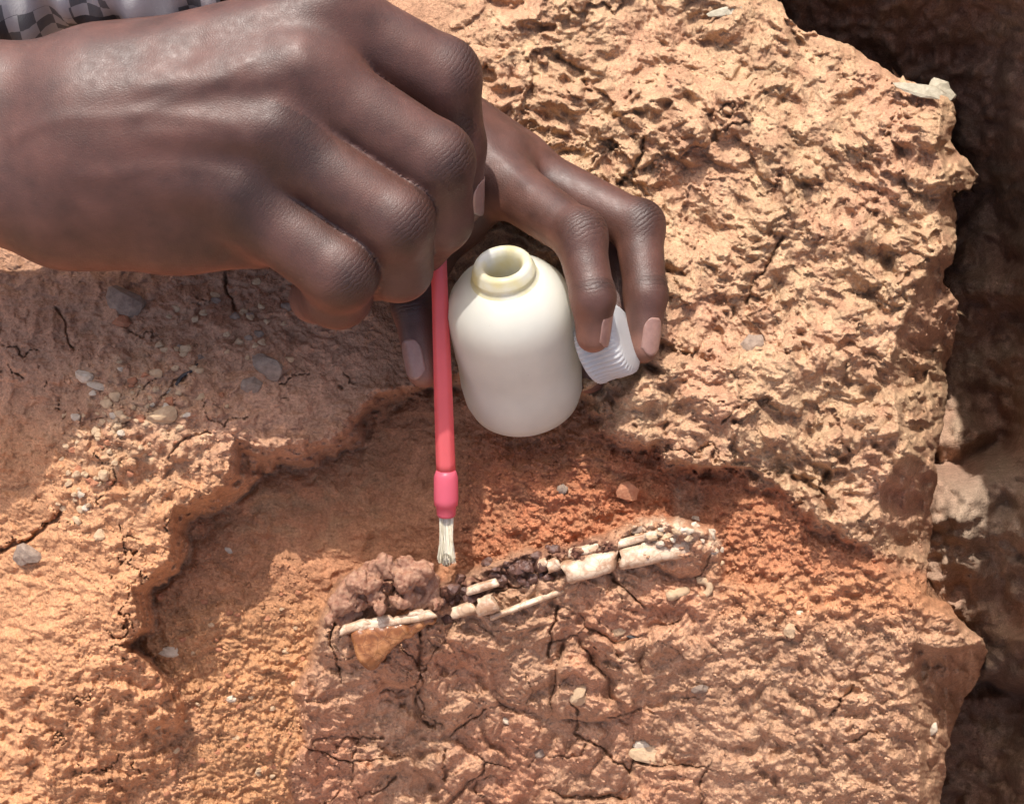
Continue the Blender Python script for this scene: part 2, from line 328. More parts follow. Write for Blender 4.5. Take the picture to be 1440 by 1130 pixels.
z += near_c * sstep(2, 14, side) * (4.0 * fbm(PX / 24, PY / 40, 3, 83) + 3.0 * (0.6 - d1) + 4.0 * billow(PX / 36, PY / 50, 3, 84))
z -= 7 * np.exp(-np.maximum(sdC, 0) / 9.0) * near_c
out = np.clip(-sdC, 0, None)
# below the rim the cliff face runs on, slightly undercut
sd0 = poly_sd(PX + 9 * w1, PY + 9 * w2, POLY_C)
gy_, gx_ = np.gradient(sd0, gy, gx); gl = np.hypot(gx_, gy_) + 1e-6
face = np.clip(out, 0, 70)
z = np.where(sdC < 0, z - face * 3.4 + sstep(0, 10, out) * (9.0 * fbm(PX / 26, PY / 40, 4, 85) + 8.0 * billow(PX / 34, PY / 60, 4, 86)), z)
pull = out * 1.12 + sstep(0, 8, out) * (3 + 9 * np.clip(fbm(PX / 30, PY / 34, 3, 87) + .4, 0, 1))
MX = (PX + np.where(sdC < 0, gx_ / gl * pull, 0)).astype(np.float32); MY = (PY + np.where(sdC < 0, gy_ / gl * pull, 0)).astype(np.float32)
z = z + 0.55 * fbm(PX / 6, PY / 6, 2, 91) * (0.35 + 0.65 * np.clip(upr + lowr + rough + sand, 0, 1))
Z = z.astype(np.float32)

# --- colour of the mudstone (pigment only)
def mixv(a, b, t): return a + (np.asarray(b, np.float32) - a) * t[..., None]
cn = fbm(PX / 130, PY / 130, 4, 101); cn2 = fbm(PX / 30, PY / 30, 3, 102); cn3 = fbm(PX / 12, PY / 12, 2, 103)
colr = np.zeros(PX.shape + (3,), np.float32); colr[:] = (0.40, 0.245, 0.160)
colr = mixv(colr, (0.50, 0.365, 0.235), np.clip(0.5 + 0.9 * cn2 + 0.5 * popn * 2 + 0.3 * rid2, 0, 1) * upr * 0.85)      # khaki crust on pink mudstone
colr = mixv(colr, (0.41, 0.238, 0.165), np.clip(0.1 + cn * 1.6, 0, 1) * upr * 0.75)
rF0 = regF
regF = (1 - sstep(-1, 1, (sdA + wallw * 1.0) / (wallw * 0.4 + 4))) * (1 - mB)      # pigment follows the foot of the ledge
colr = mixv(colr, (0.40, 0.205, 0.115), np.clip(regF * 1.0, 0, 1) * 0.85)
colr = mixv(colr, (0.41, 0.175, 0.095), np.clip(rough * sstep(860, 760, PY) * (0.75 + cn2), 0, 1))
colr = mixv(colr, (0.50, 0.285, 0.15), np.clip(regF * sstep(790, 900, PY), 0, 1) * 0.75)
colr = mixv(colr, (0.30, 0.215, 0.13), np.clip(regF * sstep(830, 700, PY) * sstep(620, 480, PX) * np.clip(0.3 + 1.6 * cn2 + cn, 0, 1), 0, 1) * 0.6)
left = (1 - regF) * (1 - mB) * sstep(620, 420, PX)
colr = mixv(colr, (0.46, 0.282, 0.19), left * 0.9)
colr = mixv(colr, (0.53, 0.29, 0.155), np.clip(left * sstep(520, 640, PY - 0.25 * PX), 0, 1) * 0.85)
colr = mixv(colr, (0.50, 0.38, 0.25), ridge * left * np.clip(0.3 + cn2, 0, 1))
colr = mixv(colr, (0.48, 0.305, 0.20), front * 0.9)
colr = mixv(colr, (0.44, 0.225, 0.14), front * np.clip(0.2 + 2.0 * cn, 0, 1) * 0.7)
colr = mixv(colr, (0.52, 0.355, 0.235), lowr * np.clip(0.5 + cn2, 0, 1) * 0.8)
colr = mixv(colr, (0.47, 0.245, 0.135), lowr * sstep(900, 840, PY - 0.0 * PX) * 0.9)
colr = mixv(colr, (0.44, 0.22, 0.125), regF * sstep(960, 1060, PX) * 0.6)
colr = mixv(colr, (0.36, 0.285, 0.21), np.exp(-(((PX - 968 + 14 * w1) / 26) ** 2 + ((PY - 703 + 14 * w2) / 30) ** 2) ** 2) * np.clip(.45 + cn2, 0, .8))        # grey clay spot
wet = np.exp(-((line_d(PX + 9 * w1, PY + 9 * w2, [(480, 832), (560, 815), (610, 830)]) / 26) ** 4))
colr = mixv(colr, (0.22, 0.10, 0.07), wet * 0.75 * np.clip(0.6 + cn2 * 1.5, 0, 1))
glue = np.exp(-((line_d(PX + 9 * w1, PY + 9 * w2, [(632, 838), (680, 815), (740, 795), (850, 772)]) / 17) ** 4))
colr = mixv(colr, (0.13, 0.06, 0.045), glue * np.clip(0.75 + cn3 * 1.2, 0, 1))
pale = np.exp(-((line_d(PX + 6 * w1, PY + 6 * w2, [(900, 745), (955, 742), (1000, 765)]) / 16) ** 4))
colr = mixv(colr, (0.60, 0.46, 0.34), pale * np.clip(0.45 + cn3 * 1.8, 0, 1))
colr *= (1 + 0.16 * cn + 0.12 * cn2)[..., None]
colr = np.clip(colr * np.array((0.95, 0.875, 0.815), np.float32), 0.02, 0.8)

dd = 450.0 - Z
V = np.stack([(MX - 720) / FPX * dd, -(MY - 565) / FPX * dd, Z], -1).reshape(-1, 3)
ny, nx = PX.shape
ii = np.arange(ny * nx, dtype=np.int32).reshape(ny, nx)
Q = np.stack([ii[:-1, :-1], ii[1:, :-1], ii[1:, 1:], ii[:-1, 1:]], -1).reshape(-1, 4)
Q = Q[(out.reshape(-1)[Q] < 66).all(1)]
me = make_mesh('rock_outcrop', toW(V), quads=Q)
attr(me, 'col', colr.reshape(-1, 3), 'FLOAT_COLOR')
rock = link('rock_outcrop', me, MAT_ROCK); tag(rock, 'weathered tan mudstone outcrop with a dug out red hollow', 'rock', kind='structure')
def ground_z(px, py):
    j = int(np.clip(np.searchsorted(gx, px), 1, nx - 1)); i = int(np.clip(np.searchsorted(gy, py), 1, ny - 1))
    return float(Z[i, j])
def ground_n(px, py, s=6):
    a = F(px - s, py, ground_z(px - s, py)); b = F(px + s, py, ground_z(px + s, py)); c = F(px, py - s, ground_z(px, py - s)); d = F(px, py + s, ground_z(px, py + s))
    n = np.cross(b - a, c - d); n = nrm(n)
    if n[2] < 0: n = -n
    return nrm(n + np.array([0, 0, 0.6]))

# ------------------------------------------------------------------ open ground around the outcrop
q = np.linspace(-1, 1, 61); q = np.sign(q) * np.abs(q) ** 3 * 60; GX, GY = np.meshgrid(q, q)
gzz = 0.04 * fbm(GX / 0.9 + 50, GY / 0.9 + 50, 3, 301) + 0.3 * fbm(GX / 9 + 50, GY / 9 + 50, 2, 302) * np.clip(np.hypot(GX, GY) / 10, 0, 1)
ii = np.arange(61 * 61, dtype=np.int32).reshape(61, 61)
me = make_mesh('ground', np.stack([GX, GY, gzz], -1).reshape(-1, 3), quads=np.stack([ii[:-1, :-1], ii[:-1, 1:], ii[1:, 1:], ii[1:, :-1]], -1).reshape(-1, 4))
tag(link('ground', me, rock_material('dry_earth', tint=(0.42, 0.26, 0.17), gscale=0.05)), 'dry tan earth around the outcrop', 'ground', kind='structure')

# ------------------------------------------------------------------ the gully behind the outcrop, plus unseen rock added to shade it
hx = np.arange(760, 2101, 4.0); hy = np.arange(-700, 1501, 4.0)
HX, HY = np.meshgrid(hx, hy); HX = HX.astype(np.float32); HY = HY.astype(np.float32)
v1 = fbm(HX / 60, HY / 60, 4, 201); v2 = fbm(HX / 60, HY / 60, 4, 202)
GP = [(900, -650, -30), (1300, -650, -20), (900, -300, -80), (1300, -300, -45), (900, -120, -130), (1300, -130, -75), (1430, -130, -60), (1100, -40, -160), (1440, -30, -120), (900, 60, -220), (1300, 50, -180), (1440, 60, -160), (1400, 200, -200), (1440, 300, -200), (1380, 420, -220), (1440, 450, -215), (1350, 600, -230), (1440, 600, -215), (1360, 700, -160), (1440, 690, -165), (1340, 770, -175), (1440, 780, -175), (1340, 850, -170), (1440, 850, -170), (1420, 950, -165), (1360, 900, -205), (1360, 1040, -225), (1440, 1010, -215), (1400, 1130, -215), (900, 600, -270), (900, 1200, -280), (1400, 1480, -200)]  # points above the frame form an unseen overhang, shaped to shade the gully
GP += [(1492, y, -70) for y in range(-600, 1500, 150)] + [(1560, y, 30) for y in range(-600, 1500, 150)] + [(1660, y, 80) for y in range(-600, 1500, 150)] + [(2050, y, 110) for y in range(-600, 1500, 200)]  # unseen bank off to the right, added to keep the sun out of the gully
zg = TPS(GP)(HX, HY).astype(np.float32)
q1, q2, qc = worley(HX / 40 + v1, HY / 34 + v2, 203)
o1, o2, oc = worley(HX / 17 + v1, HY / 15 + v2, 204)
zg += 18 * v1 + 9 * (0.55 - q1) + 4 * (0.55 - o1) + 8 * billow(HX / 50, HY / 44, 4, 206) + 5 * fbm(HX / 22, HY / 20, 3, 205)
bolder = np.exp(-(((HX - 1400) / 90) ** 2 + ((HY - 740) / 90) ** 2) ** 2)
zg += 26 * bolder - 34 * np.exp(-((line_d(HX + 10 * v1, HY + 10 * v2, [(1280, 645), (1350, 650), (1400, 625)]) / 16) ** 2)) - 30 * np.exp(-((line_d(HX + 10 * v1, HY + 10 * v2, [(1330, 955), (1400, 965), (1470, 990)]) / 14) ** 2))
gc_ = np.zeros(HX.shape + (3,), np.float32); gc_[:] = (0.46, 0.27, 0.185)
gc_ = mixv(gc_, (0.46, 0.32, 0.22), np.clip(0.3 + v1 * 1.4, 0, 1)); gc_ = mixv(gc_, (0.40, 0.30, 0.22), bolder * 0.8)
dg = 450.0 - zg
VG = np.stack([(HX - 720) / FPX * dg, -(HY - 565) / FPX * dg, zg], -1).reshape(-1, 3)
n2y, n2x = HX.shape; ii = np.arange(n2y * n2x, dtype=np.int32).reshape(n2y, n2x)
me = make_mesh('rock_gully', toW(VG), quads=np.stack([ii[:-1, :-1], ii[1:, :-1], ii[1:, 1:], ii[:-1, 1:]], -1).reshape(-1, 4))
attr(me, 'col', gc_.reshape(-1, 3), 'FLOAT_COLOR')
tag(link('rock_gully', me, MAT_ROCK), 'dark gully wall behind the sunlit outcrop, with unseen rock added to shade it', 'rock', kind='structure')

# ------------------------------------------------------------------ signed distance modelling for bodies
class Grid:
    def __init__(s, lo, hi, h):
        s.lo = np.array(lo, float); s.h = h; s.n = np.ceil((np.array(hi) - s.lo) / h).astype(int) + 1
        s.X = (s.lo[0] + h * np.arange(s.n[0], dtype=np.float32))[:, None, None].astype(np.float32)
        s.Y = (s.lo[1] + h * np.arange(s.n[1], dtype=np.float32))[None, :, None].astype(np.float32)
        s.Z = (s.lo[2] + h * np.arange(s.n[2], dtype=np.float32))[None, None, :].astype(np.float32)
    def cap(s, a, b, ra, rb):
        a = np.asarray(a, np.float32); b = np.asarray(b, np.float32); e = b - a; ee = float(e @ e) + 1e-9
        t = np.clip(((s.X - a[0]) * e[0] + (s.Y - a[1]) * e[1] + (s.Z - a[2]) * e[2]) / np.float32(ee), 0, 1)
        d = np.sqrt((s.X - a[0] - t * e[0]) ** 2 + (s.Y - a[1] - t * e[1]) ** 2 + (s.Z - a[2] - t * e[2]) ** 2)
        return d - (np.float32(ra) + t * np.float32(rb - ra))
def smin(a, b, k):
    h = np.clip(0.5 + 0.5 * (b - a) / np.float32(k), 0, 1)
    return b + (a - b) * h - np.float32(k) * h * (1 - h)
def surface_nets(d, lo, h):
    s = d < 0
    nx, ny, nz = d.shape
    cnt = np.zeros((nx - 1, ny - 1, nz - 1), np.int8)
    for i in (0, 1):
        for j in (0, 1):
            for k in (0, 1): cnt += s[i:nx - 1 + i, j:ny - 1 + j, k:nz - 1 + k]
    mixed = (cnt > 0) & (cnt < 8)
    ci = np.argwhere(mixed); vid = np.full(mixed.shape, -1, np.int32); vid[mixed] = np.arange(len(ci))
    acc = np.zeros((len(ci), 3)); num = np.zeros(len(ci))
    corners = [(i, j, k) for i in (0, 1) for j in (0, 1) for k in (0, 1)]
    for p in corners:
        for ax in range(3):
            if p[ax]: continue
            q = list(p); q[ax] = 1
            dp = d[ci[:, 0] + p[0], ci[:, 1] + p[1], ci[:, 2] + p[2]]; dq = d[ci[:, 0] + q[0], ci[:, 1] + q[1], ci[:, 2] + q[2]]
            m = (dp < 0) != (dq < 0); t = np.where(m, dp / np.where(m, dp - dq, 1), 0)
            pt = np.array(p, float)[None].repeat(len(ci), 0); pt[:, ax] = t
            acc[m] += pt[m]; num[m] += 1
    V = (ci + acc / num[:, None]) * h + lo
    quads = []
    for ax in range(3):
        o = [a for a in range(3) if a != ax]
        sl0 = [slice(None)] * 3; sl1 = [slice(None)] * 3; sl0[ax] = slice(0, -1); sl1[ax] = slice(1, None)
        A = s[tuple(sl0)]; B = s[tuple(sl1)]
        e = np.argwhere(A != B)
        ok = (e[:, o[0]] > 0) & (e[:, o[1]] > 0) & (e[:, o[0]] < d.shape[o[0]] - 1) & (e[:, o[1]] < d.shape[o[1]] - 1)
        e = e[ok]
        def cell(da, db):
            c = e.copy(); c[:, o[0]] -= da; c[:, o[1]] -= db; return vid[c[:, 0], c[:, 1], c[:, 2]]
        q = np.stack([cell(1, 1), cell(0, 1), cell(0, 0), cell(1, 0)], 1)
        ins = A[e[:, 0], e[:, 1], e[:, 2]]
        if ax == 1: ins = ~ins
        q = np.where(ins[:, None], q, q[:, ::-1])
        quads.append(q)
    Q = np.concatenate(quads)
    return V, Q[(Q >= 0).all(1)]
def relax(V, Q, it=2, lam=0.5):
    E = np.concatenate([Q[:, [0, 1]], Q[:, [1, 2]], Q[:, [2, 3]], Q[:, [3, 0]]])
    deg = np.bincount(E.ravel(), minlength=len(V)).astype(float)
    for i in range(it):
        S = np.zeros_like(V)
        for c in range(3):
            S[:, c] = np.bincount(E[:, 0], V[E[:, 1], c], len(V)) + np.bincount(E[:, 1], V[E[:, 0], c], len(V))
        V = V + lam * (S / np.maximum(deg, 1)[:, None] - V)
    return V
def vnormals(V, Q):
    n = np.cross(V[Q[:, 2]] - V[Q[:, 0]], V[Q[:, 3]] - V[Q[:, 1]])
    S = np.zeros_like(V)
    for c in range(3):
        for k in range(4): S[:, c] += np.bincount(Q[:, k], n[:, c], len(V))
    return S / (np.linalg.norm(S, axis=1)[:, None] + 1e-12)

# ------------------------------------------------------------------ skin and nail materials
def skin_material():
    m, nt, b = new_mat('skin'); L = nt.links.new
    a = N(nt, 'ShaderNodeAttribute', attribute_name='col'); ap = N(nt, 'ShaderNodeAttribute', attribute_name='along'); wk = N(nt, 'ShaderNodeAttribute', attribute_name='wrinkle')
    tc = N(nt, 'ShaderNodeTexCoord')
    n1 = N(nt, 'ShaderNodeTexNoise'); n1.inputs['Scale'].default_value = 90; n1.inputs['Detail'].default_value = 6
    n2 = N(nt, 'ShaderNodeTexNoise'); n2.inputs['Scale'].default_value = 420; n2.inputs['Detail'].default_value = 3
    v = N(nt, 'ShaderNodeTexVoronoi'); v.inputs['Scale'].default_value = 1250; v.feature = 'DISTANCE_TO_EDGE'
    v2 = N(nt, 'ShaderNodeTexVoronoi'); v2.inputs['Scale'].default_value = 430; v2.feature = 'DISTANCE_TO_EDGE'
    for n in (n1, n2, v, v2): L(tc.outputs['Object'], n.inputs['Vector'])
    r = N(nt, 'ShaderNodeMapRange'); L(n1.outputs[0], r.inputs[0]); r.inputs[1].default_value = .3; r.inputs[2].default_value = .7; r.inputs[3].default_value = .68; r.inputs[4].default_value = 1.34
    vm = N(nt, 'ShaderNodeVectorMath', operation='SCALE'); L(a.outputs['Color'], vm.inputs[0]); L(r.outputs[0], vm.inputs['Scale']); L(vm.outputs[0], b.inputs['Base Color'])
    rr = N(nt, 'ShaderNodeMapRange'); L(n2.outputs[0], rr.inputs[0]); rr.inputs[1].default_value = .3; rr.inputs[2].default_value = .7; rr.inputs[3].default_value = .45; rr.inputs[4].default_value = .58; L(rr.outputs[0], b.inputs['Roughness'])
    b.inputs['Specular IOR Level'].default_value = 0.5
    b.inputs['Subsurface Weight'].default_value = 0.12; b.inputs['Subsurface Scale'].default_value = 0.002; b.inputs['Subsurface Radius'].default_value = (1.0, 0.35, 0.2)
    # creases across the finger joints
    ns = N(nt, 'ShaderNodeMath', operation='MULTIPLY_ADD'); L(n2.outputs[0], ns.inputs[0]); ns.inputs[1].default_value = 5.0; 
    ph = N(nt, 'ShaderNodeMath', operation='MULTIPLY'); L(ap.outputs['Fac'], ph.inputs[0]); ph.inputs[1].default_value = 2.1
    L(ph.outputs[0], ns.inputs[2])
    si = N(nt, 'ShaderNodeMath', operation='SINE'); L(ns.outputs[0], si.inputs[0])
    ab = N(nt, 'ShaderNodeMath', operation='ABSOLUTE'); L(si.outputs[0], ab.inputs[0])
    pw = N(nt, 'ShaderNodeMath', operation='POWER'); L(ab.outputs[0], pw.inputs[0]); pw.inputs[1].default_value = 0.45
    cm = N(nt, 'ShaderNodeMath', operation='MULTIPLY'); L(pw.outputs[0], cm.inputs[0]); L(wk.outputs['Fac'], cm.inputs[1])
    mv = N(nt, 'ShaderNodeMapRange'); L(v.outputs['Distance'], mv.inputs[0]); mv.inputs[1].default_value = 0; mv.inputs[2].default_value = 0.25; mv.inputs[3].default_value = 0; mv.inputs[4].default_value = 0.075
    mv2 = N(nt, 'ShaderNodeMapRange'); L(v2.outputs['Distance'], mv2.inputs[0]); mv2.inputs[1].default_value = 0; mv2.inputs[2].default_value = 0.12; mv2.inputs[3].default_value = 0; mv2.inputs[4].default_value = 0.035
    s1 = N(nt, 'ShaderNodeMath', operation='ADD'); L(mv.outputs[0], s1.inputs[0]); L(mv2.outputs[0], s1.inputs[1])
    s2 = N(nt, 'ShaderNodeMath', operation='ADD'); L(s1.outputs[0], s2.inputs[0]); L(cm.outputs[0], s2.inputs[1])
    bp = N(nt, 'ShaderNodeBump'); bp.inputs['Strength'].default_value = 0.9; bp.inputs['Distance'].default_value = 0.00042; L(s2.outputs[0], bp.inputs['Height']); L(bp.outputs[0], b.inputs['Normal'])
    return m
MAT_SKIN = skin_material()
MAT_NAIL, nt, b = new_mat('nail'); b.inputs['Base Color'].default_value = (0.47, 0.27, 0.21, 1); b.inputs['Roughness'].default_value = 0.32; b.inputs['Subsurface Weight'].default_value = 0.15; b.inputs['Subsurface Scale'].default_value = 0.001
_n = N(nt, 'ShaderNodeTexNoise', Scale=500.0, Detail=3.0); _tc = N(nt, 'ShaderNodeTexCoord'); nt.links.new(_tc.outputs['Object'], _n.inputs['Vector'])
nt.links.new(mixc(nt, _n.outputs[0], (0.20, 0.105, 0.085, 1), (0.35, 0.215, 0.175, 1)), b.inputs['Base Color'])

def skin_mesh(name, d, g, base, joints, dorsal, pads=(), k_relax=2, lines=()):
    V, Q = surface_nets(d, g.lo, g.h); V = relax(V, Q, k_relax)
    Nn = vnormals(V, Q)
    for pts, amp, wd in lines:                       # veins, tendons (raised) and skin folds (sunk)
        pp = [tuple(p[:2]) for p in pts]; dl = line_d(V[:, 0], V[:, 1] + 0.7 * np.sin(V[:, 0] * .15), pp)
        V = V + Nn * ((amp if wd < 1 else 0.42 * amp) * np.exp(-(dl / (wd if wd < 1 else wd * 1.25)) ** 2) * np.clip(Nn[:, 2] * 1.5 - 0.2, 0, 1))[:, None]
    Nn = vnormals(V, Q)
    along = np.zeros(len(V)); wr = np.zeros(len(V)); best = np.full(len(V), 1e9); dark = np.zeros(len(V))
    for (c, ax, dr, sg, amp) in joints:
        c = np.asarray(c); r = np.linalg.norm(V - c, axis=1)
        near = r < best; al = (V - c) @ nrm(ax); face = np.clip(Nn @ nrm(dr) * 1.3 - 0.15, 0, 1)
        w = np.exp(-(al / sg) ** 2) * face * (r < 2.6 * sg + 6)
        along = np.where(near, al, along); wr = np.where(near, w * amp, wr); best = np.minimum(best, r)
        dark = np.maximum(dark, w * (r < 2 * sg + 6))
    pf = np.clip(-(Nn @ nrm(dorsal)) * 1.4 - 0.05, 0, 1)
    col = np.zeros((len(V), 3)); col[:] = (0.084, 0.037, 0.027)
    col += (np.array((0.24, 0.095, 0.055)) - col) * (pf * 0.9)[:, None]
    for (c, r) in pads:
        t = np.exp(-(np.linalg.norm(V - np.asarray(c), axis=1) / r) ** 2)
        col += (np.array((0.30, 0.145, 0.10)) - col) * (t * 0.8)[:, None]
    col *= (1 - 0.5 * dark)[:, None]
    me = make_mesh(name, toW(V), quads=Q, base=base)
    attr(me, 'col', col, 'FLOAT_COLOR'); attr(me, 'along', along); attr(me, 'wrinkle', wr)
    return me, V
def nail(parent, a, b, r, dorsal, length, width, lift=0.18, r_a=None):
    """curved plate on the back of the last finger segment a->b of radius r"""
    a = np.asarray(a); b = np.asarray(b); ax = nrm(b - a); n = nrm(np.asarray(dorsal) - ax * (np.asarray(dorsal) @ ax)); sd = np.cross(ax, n); Ls = np.linalg.norm(b - a); r0 = r if r_a is None else r_a; rt = r
    c = b + ax * (r * 0.55); VV = []; nu, nv = 15, 13
    for lay in (0, 1):
        for i in range(nu):
            u = i / (nu - 1); ll = -length * (1 - u) + 0.0
            wf = math.sqrt(max(0.0, 1 - (2 * max(0.0, 0.35 - u) / 0.75) ** 2)) * (1 - 0.12 * max(0, u - 0.8) / 0.2)
            tt = min(1.0, max(0.0, 1 + (rt * .55 + ll) / Ls)); r = r0 + (rt - r0) * tt
            drop = 0.45 * r * max(0.0, u - 0.55) ** 2
            for j in range(nv):
                v = (j / (nv - 1) - 0.5) * 2; th = v * wf * width / 2 / r
                round_ = -2.6 * max(0, u - 0.82) / 0.18 * v * v
                p = c + ax * (ll + round_) + (r + lift - lay * 0.7) * (math.cos(th) * n + math.sin(th) * sd) - n * drop
                VV.append(p)
    fs = []; m = nu * nv
    for i in range(nu - 1):
        for j in range(nv - 1):
            q = i * nv + j; fs.append((q, q + nv, q + nv + 1, q + 1)); fs.append((m + q, m + q + 1, m + q + nv + 1, m + q + nv))
    rim = [j for j in range(nv)] + [i * nv + nv - 1 for i in range(1, nu)] + [(nu - 1) * nv + j for j in range(nv - 2, -1, -1)] + [i * nv for i in range(nu - 2, 0, -1)]
    for p, q in zip(rim, rim[1:] + rim[:1]): fs.append((p, q, q + m, p + m))
    return part('nail', VV, parent, MAT_NAIL, faces=fs)

# ------------------------------------------------------------------ right hand holding the brush
ZH = 62.0
def build_right_hand():
    P = lambda x, y, z: F(x, y, z)
    g = Grid((-225, -5, -12), (12, 168, 100), 0.95)
    wrist = P(95, 175, 58); elbow = P(-420, 190, 60)
    # forearm: two side by side bones give an oval section
    off = np.array([0, 13.0, 0])
    fo = smin(g.cap(elbow + off * 0.9, wrist + off * 0.42 + np.array([6, 0, 0]), 22, 18.0), g.cap(elbow - off * 1.2, wrist - off * 1.2 + np.array([8, 0, -2]), 23, 18.0), 14)
    mcp = [P(470, 28, 60), P(428, 108, 67), P(392, 196, 66), P(345, 282, 60)]
    cmc = [P(150, 118, 60), P(140, 165, 64), P(130, 210, 63), P(120, 255, 58)]
    palm = fo
    for i in range(4):
        palm = smin(palm, g.cap(cmc[i], mcp[i], 14.5, [12.5, 13, 12.5, 11.5][i]), 16)
    palm = smin(palm, g.cap(P(95, 308, 52), P(250, 312, 48), 15, 14.0), 14)
    palm = smin(palm, g.cap(P(250, 312, 48), P(362, 330, 48), 14, 10.5), 10)                  # outer heel of the hand
    palm = smin(palm, g.cap(P(150, 100, 44), P(380, 60, 40), 14, 12), 12)                       # thumb side
    palm = smin(palm, g.cap(P(240, 180, 42), P(390, 190, 40), 15, 13), 12)
    # knuckles and tendons on the back
    for m, r in zip(mcp, (9.8, 10.4, 9.6, 8.6)): palm = smin(palm, g.cap(m + np.array([-1, 1, 4.2]), m + np.array([2, 0, 4.2]), r * .86, r * .8), 5)
    dz = np.array([0, 2.0, 12.6])
    for i, (c, m) in enumerate(zip(cmc, mcp)):
        palm = smin(palm, g.cap(c + dz * 0.9, m + dz * 0.92, 2.0, 2.4), 9)
    fingers = []
    # (mcp, pip, dip, tip) with radii
    ch = [([mcp[0], P(622, 108, 50), P(640, 205, 36), P(651, 287, 26)], (12.4, 12.2, 9.8, 7.0)),
          ([mcp[1], P(612, 226, 58), P(617, 308, 43), P(596, 350, 31)], (12.4, 12.2, 10.6, 8.0)),
          ([mcp[2], P(556, 310, 61), P(560, 376, 46), P(530, 388, 34)], (12.0, 12.0, 10.6, 8.2)),
          ([mcp[3], P(478, 380, 58), P(474, 413, 45), P(442, 420, 33)], (12.2, 12.0, 10.8, 8.2))]
    joints = []
    for pts, rr in ch:
        f = g.cap(pts[0], pts[1], rr[0], rr[1] * 0.985)
        f = smin(f, g.cap(pts[1], pts[2], rr[1] * 0.96, rr[2]), 3.0)
        f = smin(f, g.cap(pts[2], pts[3], rr[2], rr[3]), 3.0)
        ax = nrm(pts[1] - pts[0]); ax2 = nrm(pts[2] - pts[1]); dr = nrm(ax - ax2)
        f = smin(f, g.cap(pts[1] + dr * 1.6 - ax * 1.5, pts[1] + dr * 1.6 + ax2 * 1.5, rr[1] * 0.78, rr[1] * 0.77), 3)
        fingers.append(f)
        joints.append((pts[1] + dr * rr[1] * 0.8, nrm(ax + 0.6 * ax2), dr, 6.5, 0.42))
    thumb = smin(g.cap(P(200, 150, 40), P(390, 215, 22), 13, 11), g.cap(P(390, 215, 22), P(520, 265, 18), 11, 9.6), 4)
    thumb = smin(thumb, g.cap(P(520, 265, 18), P(604, 318, 26), 9.6, 7.6), 4)
    palm = smin(palm, thumb, 6)
    d = None
    for f in fingers:
        pf = smin(palm, f, 6.5)
        d = pf if d is None else smin(d, pf, 0.6)
    base = F(95, 300, 45)
    # wrist folds
    joints.append((P(345, 300, 70), nrm(P(478, 380, 58) - mcp[3]), (0, 0, 1), 14, 0.10))
    pads = [(ch[0][0][3], 6), (ch[3][0][3] + np.array([-2, -3, 0]), 6)]
    root = toW(base)
    me, V = skin_mesh('person_hand', d, g, root, joints, (0.15, 0.55, 0.83), pads, lines=[
        ([P(20, 195, 78), P(110, 172, 78), P(200, 165, 78), P(330, 178, 80)], 0.9, 1.9), ([P(200, 165, 78), P(290, 130, 80), P(350, 90, 80)], 0.7, 1.7), ([P(120, 250, 76), P(230, 235, 78), P(330, 245, 78)], 0.6, 1.8),
        ([P(230, 85, 76), P(390, 45, 78)], 1.1, 2.6), ([P(210, 130, 78), P(385, 112, 80)], 1.0, 2.4), ([P(215, 195, 78), P(350, 198, 80)], 0.8, 2.2), ([P(265, 90, 76), P(280, 68, 76)], -1.6, 3.5), ([P(390, 80, 78), P(440, 75, 78)], -1.5, 4.5), ([P(365, 155, 78), P(420, 158, 78)], -1.5, 4.5), ([P(335, 240, 78), P(385, 245, 78)], -1.4, 4.5),
        ([P(298, 372, 60), P(318, 350, 62)], -0.5, .9), ([P(318, 375, 60), P(336, 352, 62)], -0.5, .9), ([P(340, 380, 60), P(352, 358, 62)], -0.4, .9)])
    o = link('person_hand', me, MAT_SKIN, loc=root)
    tag(o, 'bare right hand and forearm with curled fingers gripping the red brush', 'hand')
    nail(o, ch[0][0][2], ch[0][0][3], 7.0, (1.0, 0.1, 0.35), 12.5, 11.5, r_a=9.8)
    return o
hand_right = build_right_hand()

